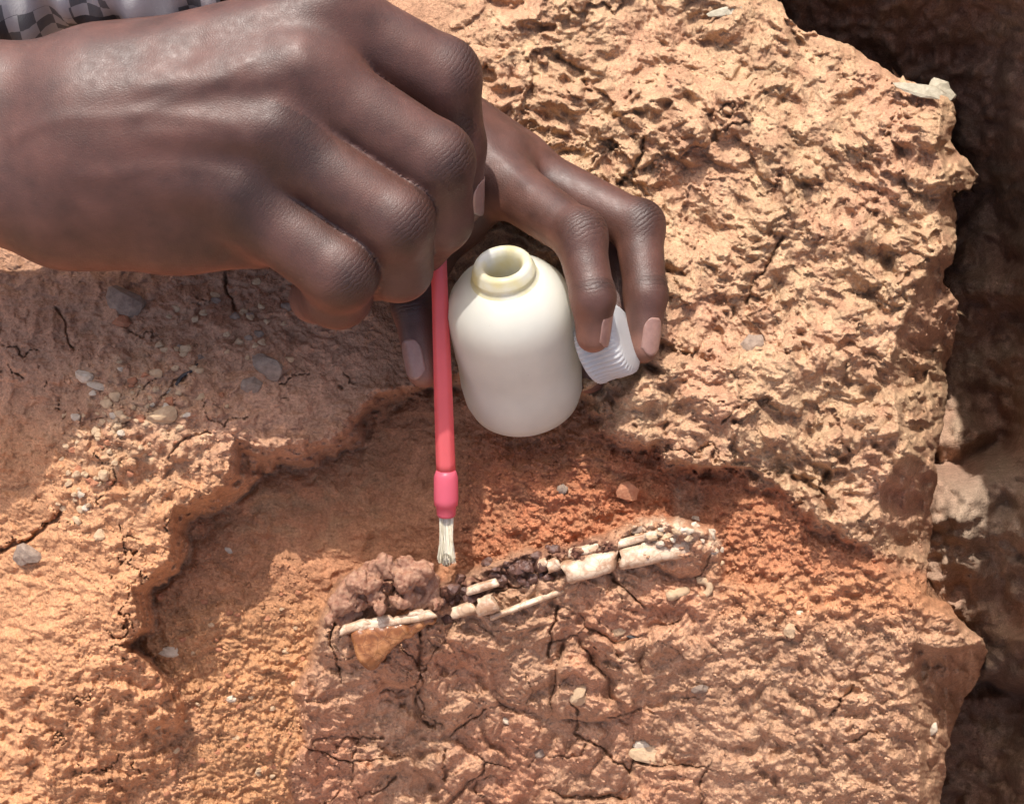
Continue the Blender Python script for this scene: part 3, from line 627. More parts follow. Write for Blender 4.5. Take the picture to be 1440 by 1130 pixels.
# ------------------------------------------------------------------ left hand holding the bottle
def build_left_hand():
    P = lambda x, y, z: F(x, y, z)
    g = Grid((-150, -12, -42), (62, 175, 52), 0.85)
    wrist = P(560, 150, -2); el = P(180, -190, 22)
    fo = smin(g.cap(el + np.array([4, -7, 0]), wrist + np.array([4, -8, 0]), 19, 15), g.cap(el + np.array([-4, 7, 0]), wrist + np.array([-4, 8, 0]), 19, 15), 12)
    mcp = [P(700, 252, 6), P(728, 236, -10), P(745, 246, -24)]
    palm = fo
    for m, r in zip(mcp, (12.0, 12.0, 11)): palm = smin(palm, g.cap(wrist, m, 15, r), 10)
    palm = smin(palm, g.cap(wrist, P(640, 300, 0), 15, 12), 10)
    palm = smin(palm, g.cap(P(690, 232, 2), P(712, 225, 0), 10, 9.5), 5)
    ch = [([mcp[0], P(815, 332, 32), P(834, 418, 38), P(834, 472, 33)], (10.8, 8.3, 7.0, 5.6)),
          ([mcp[1], P(897, 318, 4), P(908, 415, 12), P(904, 488, 12)], (10.4, 8.6, 7.2, 5.6)),
          ([mcp[2], P(880, 372, -18), P(862, 468, -14), P(828, 530, -6)], (10.0, 8.4, 7.4, 6.0))]
    joints = []; fingers = []
    for pts, rr in ch:
        f = g.cap(pts[0], pts[1], rr[0], rr[1]); f = smin(f, g.cap(pts[1], pts[2], rr[1], rr[2]), 3); f = smin(f, g.cap(pts[2], pts[3], rr[2], rr[3]), 3)
        ax = nrm(pts[1] - pts[0]); ax2 = nrm(pts[2] - pts[1]); dr = nrm(ax - ax2)
        f = smin(f, g.cap(pts[1] + dr * 1.0, pts[1] + dr * 1.0 + ax2 * 2, rr[1] * 0.95, rr[1] * 0.9), 3)
        fingers.append(f)
        joints.append((pts[1] + dr * rr[1] * 0.75, nrm(ax + 0.6 * ax2), nrm(dr + np.array([0, 0, .8])), 5.5, 0.55))
        joints.append((pts[2] + dr * rr[2] * 0.75, ax2, nrm(dr + np.array([0, 0, .6])), 3.0, 0.4))
    th = [P(640, 300, 0), P(596, 370, 4), P(583, 430, 8), P(597, 520, 10)]
    t = g.cap(th[0], th[1], 11, 8.6); t = smin(t, g.cap(th[1], th[2], 8.6, 7.6), 4); t = smin(t, g.cap(th[2], th[3], 7.6, 6.3), 3)
    joints.append((th[2] + np.array([-2, 1, 6]), nrm(th[3] - th[2]), (-.3, 0, 1), 5, 0.5))
    d = None
    for f in fingers + [t]:
        pf = smin(palm, f, 6.0); d = pf if d is None else smin(d, pf, 1.0)
    root = toW(F(660, 300, -20))
    pads = [(ch[0][0][3], 6.5), (ch[1][0][3], 6.5), (ch[2][0][3], 8), (th[3], 9)]
    me, V = skin_mesh('person_hand', d, g, root, joints, (0.45, 0.75, 0.5), pads, lines=[([P(690, 215, 10), P(740, 262, 20)], 0.8, 2.0), ([P(720, 205, 5), P(800, 262, 10)], 0.7, 2.0)])
    o = link('person_hand', me, MAT_SKIN, loc=root)
    tag(o, 'bare left hand pinching the white bottle and its cap between the fingers', 'hand')
    nail(o, ch[0][0][2], ch[0][0][3], 5.6, (0.85, 0.1, 0.6), 13.0, 7.8, r_a=7.0)
    nail(o, ch[1][0][2], ch[1][0][3], 5.6, (0.5, 0.1, 0.9), 13.0, 7.8, r_a=7.2)
    nail(o, th[2], th[3], 6.3, (-0.6, 0.1, 0.85), 14.0, 9.2, r_a=7.6)
    return o
hand_left = build_left_hand()

# ------------------------------------------------------------------ lathe helper along any axis
def frame(ax):
    ax = nrm(ax); h = np.array([0, 0, 1.0]) if abs(ax[2]) < 0.9 else np.array([1.0, 0, 0])
    u = nrm(np.cross(ax, h)); return ax, u, np.cross(ax, u)
def lathe(org, ax, prof, seg=64, rmod=None, close_ends=True):
    ax, u, v = frame(ax); VV = []; n = len(prof)
    for i, (s, r) in enumerate(prof):
        for j in range(seg):
            t = 2 * math.pi * j / seg; rr = r if rmod is None else rmod(s, r, t, i)
            VV.append(np.asarray(org) + ax * s + rr * (math.cos(t) * u + math.sin(t) * v))
    fs = [(i * seg + j, i * seg + (j + 1) % seg, (i + 1) * seg + (j + 1) % seg, (i + 1) * seg + j) for i in range(n - 1) for j in range(seg)]
    if close_ends: fs.append(tuple(range(seg))[::-1]); fs.append(tuple((n - 1) * seg + j for j in range(seg)))
    return VV, fs
def plastic(name, colr_, trans=0.45, rough=0.35, speck=None, noise_cols=None, nscale=60.0):
    m, nt, b = new_mat(name); L = nt.links.new
    tr = N(nt, 'ShaderNodeBsdfTranslucent'); mx = N(nt, 'ShaderNodeMixShader'); mx.inputs[0].default_value = trans
    out = nt.nodes['Material Output']
    tc = N(nt, 'ShaderNodeTexCoord'); n = N(nt, 'ShaderNodeTexNoise', Scale=nscale, Detail=5.0); L(tc.outputs['Object'], n.inputs['Vector'])
    r = N(nt, 'ShaderNodeMapRange'); L(n.outputs[0], r.inputs[0]); r.inputs[1].default_value = .35; r.inputs[2].default_value = .7
    c2 = noise_cols or tuple(c * 0.9 for c in colr_)
    cc = mixc(nt, r.outputs[0], (*colr_, 1), (*c2, 1))
    if speck:
        v = N(nt, 'ShaderNodeTexNoise', Scale=900.0, Detail=2.0); L(tc.outputs['Object'], v.inputs['Vector'])
        rs = N(nt, 'ShaderNodeMapRange'); L(v.outputs[0], rs.inputs[0]); rs.inputs[1].default_value = .76; rs.inputs[2].default_value = .84
        cc = mixc(nt, rs.outputs[0], cc, (*speck, 1))
    L(cc, b.inputs['Base Color']); L(cc, tr.inputs['Color'])
    b.inputs['Roughness'].default_value = rough
    L(b.outputs[0], mx.inputs[1]); L(tr.outputs[0], mx.inputs[2]); L(mx.outputs[0], out.inputs['Surface'])
    bp = N(nt, 'ShaderNodeBump'); bp.inputs['Strength'].default_value = 0.15; bp.inputs['Distance'].default_value = 0.0004; L(n.outputs[0], bp.inputs['Height']); L(bp.outputs[0], b.inputs['Normal'])
    return m
MAT_BOTTLE = plastic('white_plastic', (0.90, 0.89, 0.80), 0.5, 0.33, speck=(0.45, 0.36, 0.26))
MAT_NECK = plastic('glue_stained_plastic', (0.90, 0.90, 0.84), 0.5, 0.3, noise_cols=(0.80, 0.72, 0.38), nscale=110.0)
MAT_CAP = plastic('clear_white_plastic', (0.80, 0.80, 0.79), 0.5, 0.25)
MAT_RED = plastic('red_plastic', (0.94, 0.20, 0.21), 0.45, 0.3)
MAT_FER = plastic('pink_plastic', (0.86, 0.18, 0.25), 0.45, 0.35)
# bottle: open neck tilted towards the viewer
b_bot = F(740, 569, -12); b_top = F(706, 367, 36); bax = nrm(b_top - b_bot)
bottle = empty('bottle', b_bot); tag(bottle, 'small open white plastic bottle held mouth up over the hollow', 'bottle')
prof = [(0.6, 4), (0.3, 10), (0.6, 14), (2.0, 17.4), (4.6, 19.8), (9, 21.1), (16, 21.5), (22, 21.3), (26, 21.0), (30, 21.3), (44, 21.4), (49, 20.9), (53, 19.6), (56.4, 17.2), (58.8, 14.2), (60.2, 11.6)]
inner = [(60.2, 9.0), (58.4, 11.8), (55, 15.6), (52, 18.0), (48, 19.6), (44, 20.2), (26, 19.8), (16, 20.3), (9, 19.9), (5, 18.2), (2.6, 14), (1.8, 4)]
VV, fs = lathe(b_bot, bax, prof + inner, 96, close_ends=True); part('body', VV, bottle, MAT_BOTTLE, faces=fs)
def thread(s, r, t, i): return r
nk = [(59.2, 12.4), (60.4, 11.2), (61.2, 10.4), (62.2, 10.0), (62.8, 10.5), (63.4, 10.5), (64.0, 10.0), (65.6, 9.7), (66.4, 9.2), (66.8, 8.4), (66.6, 7.2), (65.8, 6.5), (64.5, 6.1), (56, 5.9), (55, 6.6), (56, 7.4), (59.2, 9.6)]
VV, fs = lathe(b_bot, bax, nk, 72, close_ends=False); part('neck', VV, bottle, MAT_NECK, faces=fs)
# cap: ribbed screw cap gripped between two fingers
c_a = F(829, 492, 13); c_b = F(881, 474, 19); cax = nrm(c_b - c_a); hgt = float(np.linalg.norm(c_b - c_a))
cap = empty('screw_cap', c_a); tag(cap, 'ribbed translucent white screw cap gripped between two fingers beside the bottle', 'cap')
ribs = 40
def ribmod(s, r, t, i): return r + (0.32 * math.copysign(abs(math.cos(ribs * t)) ** 0.5, math.cos(ribs * t)) if 0 < i < 8 else 0)
cp = [(0, 11.6), (0.4, 12.0), (2.2, 12.1), (2.5, 11.8), (hgt * .5, 11.8), (hgt * .5 + .3, 12.1), (hgt * .85, 12.1), (hgt * .93, 11.8), (hgt, 10.6), (hgt + .1, 6)]
ci_ = [(hgt - 1.6, 6), (hgt - 1.7, 9.8), (hgt * .5, 10.3), (0.4, 10.5), (0, 10.9), (0, 11.6)]
VV, fs = lathe(c_a, cax, cp, ribs * 8, ribmod, close_ends=False); fs.append(tuple((len(cp) - 1) * ribs * 8 + j for j in range(ribs * 8)))
part('ribbed_skirt', VV, cap, MAT_CAP, faces=fs)
VV, fs = lathe(c_a, cax, ci_, 64, close_ends=False); part('inner_wall', VV, cap, MAT_CAP, faces=fs)

# ------------------------------------------------------------------ brush
br_t = F(613, 250, 34); br_m = F(627, 662, 10); br_b = F(627.5, 727, 6); br_e = F(628, 790, 3)
brush = empty('glue_brush', br_e); tag(brush, 'slim red plastic glue brush with pale bristles hanging above the fossil', 'brush')
ln = float(np.linalg.norm(br_m - br_t)); hax = nrm(br_m - br_t)
VV, fs = lathe(br_t, hax, [(0, 0.8), (0.8, 2.0), (2, 2.5), (ln * .4, 2.75), (ln * .75, 3.2), (ln * .97, 3.35), (ln, 3.3)], 6 * 6, lambda s, r, t, i: r * (1 - 0.06 * abs(math.sin(3 * t)))); part('handle', VV, brush, MAT_RED, faces=fs)
fax = nrm(br_b - br_m); fl = float(np.linalg.norm(br_b - br_m))
VV, fs = lathe(br_m - fax * .4, fax, [(0, 3.3), (1.6, 3.9), (2.6, 4.15), (fl * .62, 4.25), (fl * .75, 4.1), (fl * .77, 3.5), (fl * .95, 3.3), (fl, 2.9), (fl + .3, 1.5)], 40); part('ferrule', VV, brush, MAT_FER, faces=fs)
MAT_BRI, nt, b = new_mat('bristle'); b.inputs['Roughness'].default_value = 0.5
_i = N(nt, 'ShaderNodeNewGeometry'); nt.links.new(mixc(nt, _i.outputs['Random Per Island'], (0.62, 0.55, 0.38, 1), (0.86, 0.80, 0.66, 1)), b.inputs['Base Color'])
VV = []; fs = []
rnd = random.Random(3); bl = float(np.linalg.norm(br_e - br_b)); bxv = nrm(br_e - br_b)
for k in range(230):
    x0 = rnd.uniform(-2.4, 2.4); z0 = rnd.uniform(-1.0, 1.0); fl2 = rnd.uniform(0.9, 1.03)
    pts = []
    for q in range(6):
        t = q / 5; spread = 1 - 0.12 * math.sin(t * 3.1) + 0.55 * max(0, t - .55) ** 1.3 * 1.6
        pts.append(br_b - fax * 1.0 + bxv * (bl + 1.0) * t * fl2 + np.array([x0 * spread + .25 * math.sin(5 * t + k), 0, z0 * spread]))
    for q, p in enumerate(pts):
        r = 0.17 * (1 - 0.35 * q / 5)
        for j in range(3): VV.append(p + r * np.array([math.cos(2.09 * j), 0, math.sin(2.09 * j)]))
    o0 = len(VV) - 18
    for q in range(5):
        for j in range(3): fs.append((o0 + q * 3 + j, o0 + q * 3 + (j + 1) % 3, o0 + q * 3 + 3 + (j + 1) % 3, o0 + q * 3 + 3 + j))
bri = part('bristles', VV, brush, MAT_BRI, faces=fs); bri['kind'] = 'stuff'
MAT_GLUE, nt, b = new_mat('wet_glue'); b.inputs['Base Color'].default_value = (0.95, 0.93, 0.88, 1); b.inputs['Roughness'].default_value = 0.03; b.inputs['Transmission Weight'].default_value = 1.0; b.inputs['IOR'].default_value = 1.45
VV, fs = lathe(F(628, 778, 4), (0, -1, 0), [(0, .6), (.8, 1.7), (2, 2.1), (3.2, 1.9), (4.1, 1.2), (4.5, .4)], 24); part('glue_drop', VV, brush, MAT_GLUE, faces=fs)

# ------------------------------------------------------------------ checked sleeve behind the wrist
MAT_CLOTH, nt, b = new_mat('checked_cotton'); L = nt.links.new
uv = N(nt, 'ShaderNodeUVMap'); mp = N(nt, 'ShaderNodeMapping'); L(uv.outputs[0], mp.inputs[0]); mp.inputs['Scale'].default_value = (1, 1, 1)
ck = N(nt, 'ShaderNodeTexChecker', Scale=220.0); L(mp.outputs[0], ck.inputs[0]); ck.inputs[1].default_value = (0.50, 0.48, 0.47, 1); ck.inputs[2].default_value = (0.16, 0.16, 0.16, 1)
sx_ = N(nt, 'ShaderNodeSeparateXYZ'); L(uv.outputs[0], sx_.inputs[0])
def band(sock, per, wid, ofs=0.0):
    a = N(nt, 'ShaderNodeMath', operation='ADD'); L(sock, a.inputs[0]); a.inputs[1].default_value = ofs
    m_ = N(nt, 'ShaderNodeMath', operation='MODULO'); L(a.outputs[0], m_.inputs[0]); m_.inputs[1].default_value = per
    l_ = N(nt, 'ShaderNodeMath', operation='LESS_THAN'); L(m_.outputs[0], l_.inputs[0]); l_.inputs[1].default_value = wid; return l_.outputs[0]
bu = band(sx_.outputs[0], 0.034, 0.013); bv = band(sx_.outputs[1], 0.030, 0.012)
bb = N(nt, 'ShaderNodeMath', operation='MULTIPLY'); L(bu, bb.inputs[0]); L(bv, bb.inputs[1])
bs = N(nt, 'ShaderNodeMath', operation='ADD'); L(bu, bs.inputs[0]); L(bv, bs.inputs[1]); bs.use_clamp = True
c0 = mixc(nt, bs.outputs[0], (0.50, 0.48, 0.47, 1), ck.outputs[0]); c0 = mixc(nt, bb.outputs[0], c0, (0.07, 0.07, 0.075, 1)); L(c0, b.inputs['Base Color'])
b.inputs['Roughness'].default_value = 0.9
wv = N(nt, 'ShaderNodeTexNoise', Scale=2500.0); L(uv.outputs[0], wv.inputs['Vector']); bp = N(nt, 'ShaderNodeBump'); bp.inputs['Strength'].default_value = .4; bp.inputs['Distance'].default_value = .0004; L(wv.outputs[0], bp.inputs['Height']); L(bp.outputs[0], b.inputs['Normal'])
s_a = F(330, -75, 20); s_b = F(-330, -110, 25); sax, su, sv = frame(s_b - s_a); sl = float(np.linalg.norm(s_b - s_a))
nr, ns_ = 90, 72; VV = []; UV = []
for i in range(nr + 1):
    for j in range(ns_):
        t = j / ns_ * 2 * math.pi; s = i / nr * sl
        r = 36 + 3.0 * math.sin(s * .11 + 2 * math.sin(t)) + 2.2 * math.sin(s * .27 + 3 * math.cos(t * 2)) + 1.6 * math.sin(3 * t + s * .05) + 1.2 * math.sin(s * 0.55 + 5 * t)
        if i == 0: r -= 2.0
        VV.append(s_a + sax * s + r * (math.cos(t) * su + math.sin(t) * sv)); UV.append((s * .001, t * .036))
fs = [(i * ns_ + j, i * ns_ + (j + 1) % ns_, (i + 1) * ns_ + (j + 1) % ns_, (i + 1) * ns_ + j) for i in range(nr) for j in range(ns_)]
base = toW(s_b); me = make_mesh('shirt_sleeve', toW(np.array(VV)), fs, base=base)
ul = me.uv_layers.new(name='UVMap')
for p in me.polygons:
    js = [me.loops[l].vertex_index % ns_ for l in p.loop_indices]; wrap = max(js) - min(js) > 2
    for l in p.loop_indices:
        vi = me.loops[l].vertex_index; u_, v_ = UV[vi]
        if wrap and vi % ns_ == 0: v_ = 2 * math.pi * .036
        ul.data[l].uv = (u_ + 10 * .034, v_)
slv = link('shirt_sleeve', me, MAT_CLOTH, loc=base); tag(slv, 'rumpled white cotton sleeve with black checks lying behind the wrist', 'sleeve')
# ------------------------------------------------------------------ stones, crumbs and fossil
def ico(sub):
    bm = bmesh.new(); bmesh.ops.create_icosphere(bm, subdivisions=sub, radius=1.0)
    V = np.array([v.co[:] for v in bm.verts]); Fc = [[v.index for v in f.verts] for f in bm.faces]; bm.free(); return V, Fc
def stone_mesh(name, seed, sub=2, cuts=9, rough=0.12):
    r = np.random.RandomState(seed); V, Fc = ico(sub)
    for k in range(cuts):                                  # broken faces
        n = nrm(r.normal(size=3)); d = r.uniform(0.55, 0.85); e = V @ n - d; V = V - np.where(e > 0, e, 0)[:, None] * n
    for k in range(5):
        w = r.normal(size=3) * r.uniform(1.5, 5); V = V * (1 + rough * 0.5 * np.sin(V @ w + r.uniform(0, 6)))[:, None]
    V = V / np.abs(V).max(0)
    return make_mesh(name, V, Fc, smooth=False)
def stone_mat(name, c1, c2, rough=0.85, wet=False):
    m, nt, b = new_mat(name); L = nt.links.new
    tc = N(nt, 'ShaderNodeNewGeometry'); n = N(nt, 'ShaderNodeTexNoise', Scale=420.0, Detail=6.0, Roughness=0.7); L(tc.outputs['Position'], n.inputs['Vector'])
    r = N(nt, 'ShaderNodeMapRange'); L(n.outputs[0], r.inputs[0]); r.inputs[1].default_value = .33; r.inputs[2].default_value = .67
    L(mixc(nt, r.outputs[0], (*c1, 1), (*c2, 1)), b.inputs['Base Color'])
    b.inputs['Roughness'].default_value = 0.3 if wet else rough; b.inputs['Specular IOR Level'].default_value = 0.5 if wet else 0.25
    bp = N(nt, 'ShaderNodeBump'); bp.inputs['Strength'].default_value = .8; bp.inputs['Distance'].default_value = .0009; L(n.outputs[0], bp.inputs['Height']); L(bp.outputs[0], b.inputs['Normal'])
    return m
SM = {'grey': stone_mat('grey_stone', (0.20, 0.145, 0.11), (0.34, 0.26, 0.20)), 'dark': stone_mat('dark_stone', (0.05, 0.045, 0.045), (0.10, 0.09, 0.085)), 'white': stone_mat('pale_stone', (0.46, 0.36, 0.26), (0.64, 0.55, 0.43)),
      'tan': stone_mat('tan_clod', (0.44, 0.30, 0.18), (0.56, 0.40, 0.25)), 'red': stone_mat('red_clod', (0.36, 0.14, 0.075), (0.46, 0.22, 0.12)), 'slab': stone_mat('greenish_slab', (0.30, 0.27, 0.20), (0.46, 0.42, 0.32)),
      'wet': stone_mat('glue_soaked_rock', (0.06, 0.028, 0.022), (0.17, 0.085, 0.06), wet=True), 'knob': stone_mat('iron_stained_rock', (0.22, 0.09, 0.055), (0.42, 0.25, 0.16), rough=0.6)}
BASES = {}
HUE = {'tan': 'tan', 'red': 'rusty red', 'white': 'whitish', 'grey': 'grey', 'wet': 'glossy', 'dark': 'black', 'slab': 'grey'}
def stone(name, px, py, w, h, mat, label, cat, group=None, rotd=0, thick=0.6, sink=0.35, seed=1, zoff=None):
    key = (seed % 7, mat)
    if key not in BASES:
        BASES[key] = stone_mesh(name, 100 + seed % 7); BASES[key].materials.append(SM[mat])
    gz = ground_z(px, py) if zoff is None else zoff
    sc = (450 - gz) / FPX; hw, hh = w * sc / 2, h * sc / 2; th = thick * min(hw, hh)
    n = ground_n(px, py); xr = np.array([math.cos(math.radians(-rotd)), math.sin(math.radians(-rotd)), 0]); x = nrm(xr - n * (xr @ n)); y = np.cross(n, x)
    c = F(px, py, gz) + n * th * (1 - 2 * sink)
    Mw = lambda v: 0.001 * (v[0] * AX_R + v[1] * AX_U + v[2] * AX_N)
    o = link(name, BASES[key])
    cx, cy, cz = Mw(x * hw), Mw(y * hh), Mw(n * th); lw = toW(c)
    o.matrix_world = Matrix(((cx[0], cy[0], cz[0], lw[0]), (cx[1], cy[1], cz[1], lw[1]), (cx[2], cy[2], cz[2], lw[2]), (0, 0, 0, 1)))
    return tag(o, label if group is None else HUE[mat] + ' ' + label, cat, None if group is None else HUE[mat] + ' ' + group)
for a in [('pebble', 172, 423, 56, 42, 'grey', 'angular dark grey stone lying beside the crack below the wrist', 20, .7), ('pebble', 173, 453, 26, 20, 'red', 'small rusty red stone just below the angular dark grey stone', 0, .8),
          ('pebble', 376, 517, 48, 30, 'grey', 'flat grey stone with a pointed end on the shaded shelf', 32, .5), ('pebble', 352, 541, 30, 20, 'grey', 'rounded grey stone next to the flat pointed stone', 0, .6),
          ('pebble', 40, 777, 44, 30, 'grey', 'blocky grey stone beside the wide dark crack in the slope', -5, .7), ('pebble', 118, 528, 28, 18, 'white', 'round pale pebble at the edge of the sunlit ridge', 10, .8),
          ('pebble', 137, 543, 26, 10, 'white', 'thin pale stone chip beside the round pale pebble', 12, .6), ('pebble', 164, 582, 20, 16, 'white', 'whitish egg shaped pebble among red crumbs on the ridge', 30, .8),
          ('pebble', 230, 587, 38, 22, 'tan', 'large oval tan crumb in the middle of the sunlit ridge', -20, .8), ('pebble', 1057, 485, 36, 24, 'grey', 'dark grey stone stuck in the crust right of the cap', -35, .6),
          ('flat_stone', 1292, 130, 70, 26, 'slab', 'flat greenish grey stone slab jutting from the cliff edge', 8, .5), ('flat_stone', 1322, 128, 44, 30, 'slab', 'cracked grey stone at the outermost corner of the cliff', 20, .6),
          ('pebble', 1268, 120, 16, 26, 'tan', 'small pointed tan stone standing up on the cliff edge', 0, 1.0), ('flat_stone', 1020, 18, 46, 14, 'slab', 'thin pale slab sticking out of the upper crust', -6, .6),
          ('pebble', 888, 893, 14, 11, 'dark', 'tiny black pebble on the pedestal below the white bone', 0, .8), ('pebble', 870, 887, 22, 14, 'tan', 'flat angular tan chip beside the tiny black pebble', -20, .4), ('pebble', 874, 901, 16, 9, 'tan', 'narrow tan chip below the tiny black pebble', -5, .4),
          ('pebble', 1113, 886, 15, 20, 'tan', 'upright tan pebble on the sunlit lower rock', 0, .9), ('pebble', 1123, 862, 20, 8, 'white', 'thin pale chip above the upright tan pebble', 5, .6), ('pebble', 240, 915, 30, 15, 'white', 'elongated pale pebble on the gritty floor of the hollow', 5, .7),
          ('pebble', 712, 1011, 15, 12, 'white', 'small pale pebble on the cracked pedestal front', 20, .8), ('pebble', 758, 1058, 16, 12, 'grey', 'small grey pebble low on the pedestal front', 0, .8), ('pebble', 904, 1047, 24, 16, 'white', 'pale lump lodged in the lower edge of the pedestal', 15, .8),
          ('pebble', 982, 968, 28, 14, 'grey', 'grey white stone at the sunlit edge of the pedestal', 8, .6), ('pebble', 1310, 1024, 15, 20, 'white', 'pale pebble set in the shaded side of the lower rock', 0, .8), ('pebble', 812, 975, 26, 30, 'tan', 'blocky tan crumb wedged in the pedestal cracks', 20, .7),
          ('pebble', 905, 1058, 60, 24, 'tan', 'wide tan clod at the foot of the pedestal', 10, .5), ('pebble', 790, 688, 16, 12, 'grey', 'small round grey pebble on the red earth under the bottle', 0, .8), ('pebble', 885, 690, 30, 26, 'red', 'dark red lump at the back of the hollow', 0, .8),
          ('pebble', 895, 745, 26, 14, 'grey', 'smooth grey pebble behind the long white bone piece', -12, .7), ('pebble', 325, 982, 14, 10, 'white', 'tiny bright white chip on the orange floor', 0, .7), ('pebble', 322, 774, 12, 7, 'white', 'tiny bright chip at the shadow edge in the hollow', 40, .6)]:
    nm, px, py, w, h, mt, lb, rd, th = a
    stone(nm, px, py, w * 1.15, h * 1.15, mt, lb, 'stone', None, rd, th, 0.3, seed=int(px * 7 + py))
rnd = random.Random(11)
GR1 = 'crumbs on the sunlit ridge'
for k in range(110):                                     # crumbs strewn down the lit ridge
    t = rnd.random(); px = 230 - 130 * t + rnd.gauss(0, 38); py = 520 + 190 * t + rnd.gauss(0, 26)
    if not (60 < px < 320 and 480 < py < 760): continue
    w = rnd.choice((8, 10, 11, 13, 16, 20)); stone('clod', px, py, w, w * rnd.uniform(.55, .9), rnd.choice(('tan', 'tan', 'tan', 'tan', 'tan', 'tan', 'red', 'red', 'white')), 'small dry mud crumb lying on the sunlit ridge', 'crumb', GR1, rnd.uniform(-40, 40), .8, .25, seed=k)
for k in range(34):
    px = rnd.choice((345, 365, 340, 270, 250)) + rnd.gauss(0, 22); py = rnd.choice((490, 505, 432, 440)) + rnd.gauss(0, 14)
    if px > 420: continue
    w = rnd.uniform(8, 17); stone('clod', px, py, w, w * .7, rnd.choice(('tan', 'tan', 'grey')), 'small crumb on the shaded shelf below the right hand', 'crumb', 'crumbs on the shaded shelf', rnd.uniform(-40, 40), .8, .3, seed=k)
for k in range(46):
    px = rnd.uniform(215, 440); py = rnd.uniform(830, 1120); w = rnd.uniform(7, 14)
    stone('clod', px, py, w, w * .7, rnd.choice(('tan', 'red', 'red')), 'small crumb on the gritty floor left of the pedestal', 'crumb', 'crumbs on the hollow floor', rnd.uniform(-40, 40), .8, .3, seed=k)
for k in range(48):                                       # glue soaked crumbs along the bone
    t = rnd.random(); px = 625 + 150 * t + rnd.gauss(0, 5); py = 838 - 52 * t + rnd.gauss(0, 13); w = rnd.uniform(10, 24)
    stone('clod', px, py, w, w * rnd.uniform(.6, .95), 'wet', 'dark crumb soaked in glue between the bone pieces', 'crumb', 'dark crumbs along the bone', rnd.uniform(-40, 40), .9, .25, seed=k)
for k in range(42):                                       # pale crumbs at the right end of the bone
    px = rnd.uniform(890, 1015); py = 765 - 0.22 * (px - 890) + rnd.gauss(0, 10) + (0 if px < 985 else (px - 985) * 1.2); w = rnd.uniform(9, 19)
    stone('clod', px, py, w, w * .65, rnd.choice(('white', 'white', 'tan')), 'crumb heaped at the right end of the bone', 'crumb', 'crumbs at the bone end', rnd.uniform(-40, 40), .8, .25, seed=k)

# fine grit: too small to count
rs = np.random.RandomState(5); VV = []; FF = []
reg = [(60, 330, 470, 1130, 1500), (240, 440, 780, 1130, 1500), (640, 940, 610, 790, 1500), (1000, 1300, 720, 900, 700), (450, 1000, 860, 1130, 700), (640, 1330, 20, 620, 1500), (1000, 1290, 850, 1130, 900)]
V0, F0 = ico(1); V0 = V0[:12] if False else V0
octa = np.array([(1, 0, 0), (-1, 0, 0), (0, 1, 0), (0, -1, 0), (0, 0, 1), (0, 0, -1)], float); of = [(0, 2, 4), (2, 1, 4), (1, 3, 4), (3, 0, 4), (2, 0, 5), (1, 2, 5), (3, 1, 5), (0, 3, 5)]
gcol = []
for x0, x1, y0, y1, n in reg:
    for k in range(n):
        px = rs.uniform(x0, x1); py = rs.uniform(y0, y1); gz = ground_z(px, py)
        j = int(np.searchsorted(gx, px)); i = int(np.searchsorted(gy, py))
        if gz < -75 or sdC[i, j] < 8: continue
        r = rs.uniform(0.3, 0.85) * (1.5 if rs.rand() < 0.08 else 1); R = rs.normal(size=(3, 3)); R, _ = np.linalg.qr(R)
        b0 = len(VV); P_ = (octa * rs.uniform(.6, 1.2, (6, 3)) * r) @ R.T + F(px, py, gz + 0.25 * r)
        VV.extend(P_); FF.extend([(b0 + a, b0 + b_, b0 + c) for a, b_, c in of]); gcol.extend([colr[i, j] * rs.uniform(.75, 1.3)] * 6)
me = make_mesh('grit', toW(np.array(VV)), FF, smooth=False); attr(me, 'col', np.array(gcol), 'FLOAT_COLOR')
tag(link('grit', me, MAT_ROCK), 'fine loose grit scattered over the mudstone', 'grit', kind='stuff')

# crumbly knob of matrix at the left end of the bone
def blob_mesh(name, spheres, h, k, rough, seed, base):
    S = np.array([s[0] for s in spheres]); R = np.array([s[1] for s in spheres])
    g = Grid(S.min(0) - R.max() - 2, S.max(0) + R.max() + 2, h); d = None
    for (c, r) in spheres:
        e = g.cap(c, np.asarray(c) + 0.01, r, r); d = e if d is None else smin(d, e, k)
    rr = np.random.RandomState(seed)
    for f, a in ((0.5, 1.0), (1.1, .7), (2.3, .55)):
        for q in range(10):
            w = rr.normal(size=3) * f; d = d + np.float32(rough * a * .34) * np.sin(g.X * np.float32(w[0]) + g.Y * np.float32(w[1]) + g.Z * np.float32(w[2]) + np.float32(rr.uniform(0, 6)))
    V, Q = surface_nets(d, g.lo, g.h)
    return make_mesh(name, toW(V), quads=Q, base=base)
rb = np.random.RandomState(8); sp = []
for (x, y, r) in [(480, 848, 16), (488, 832, 15), (505, 818, 17), (525, 805, 16), (548, 800, 17), (572, 798, 18), (592, 806, 17), (603, 824, 17), (600, 845, 16), (583, 838, 18), (560, 842, 12), (508, 845, 14), (570, 818, 15), (530, 828, 9), (497, 862, 13)]:
    zz = max(ground_z(x, y), -3); sp.append((F(x, y, zz + 1.5), r / 4.0))
    for q in range(3):
        sp.append((F(x + rb.normal(0, 11), y + rb.normal(0, 8), zz + 3 + rb.normal(0, 1.5)), rb.uniform(1.3, 2.6)))
base = toW(F(535, 850, -2)); me = blob_mesh('rock_knob', sp, 0.45, 1.6, 0.62, 4, base)
tag(link('rock_knob', me, SM['knob'], loc=base), 'crumbly dark red knob of rock at the broad end of the bone', 'rock')

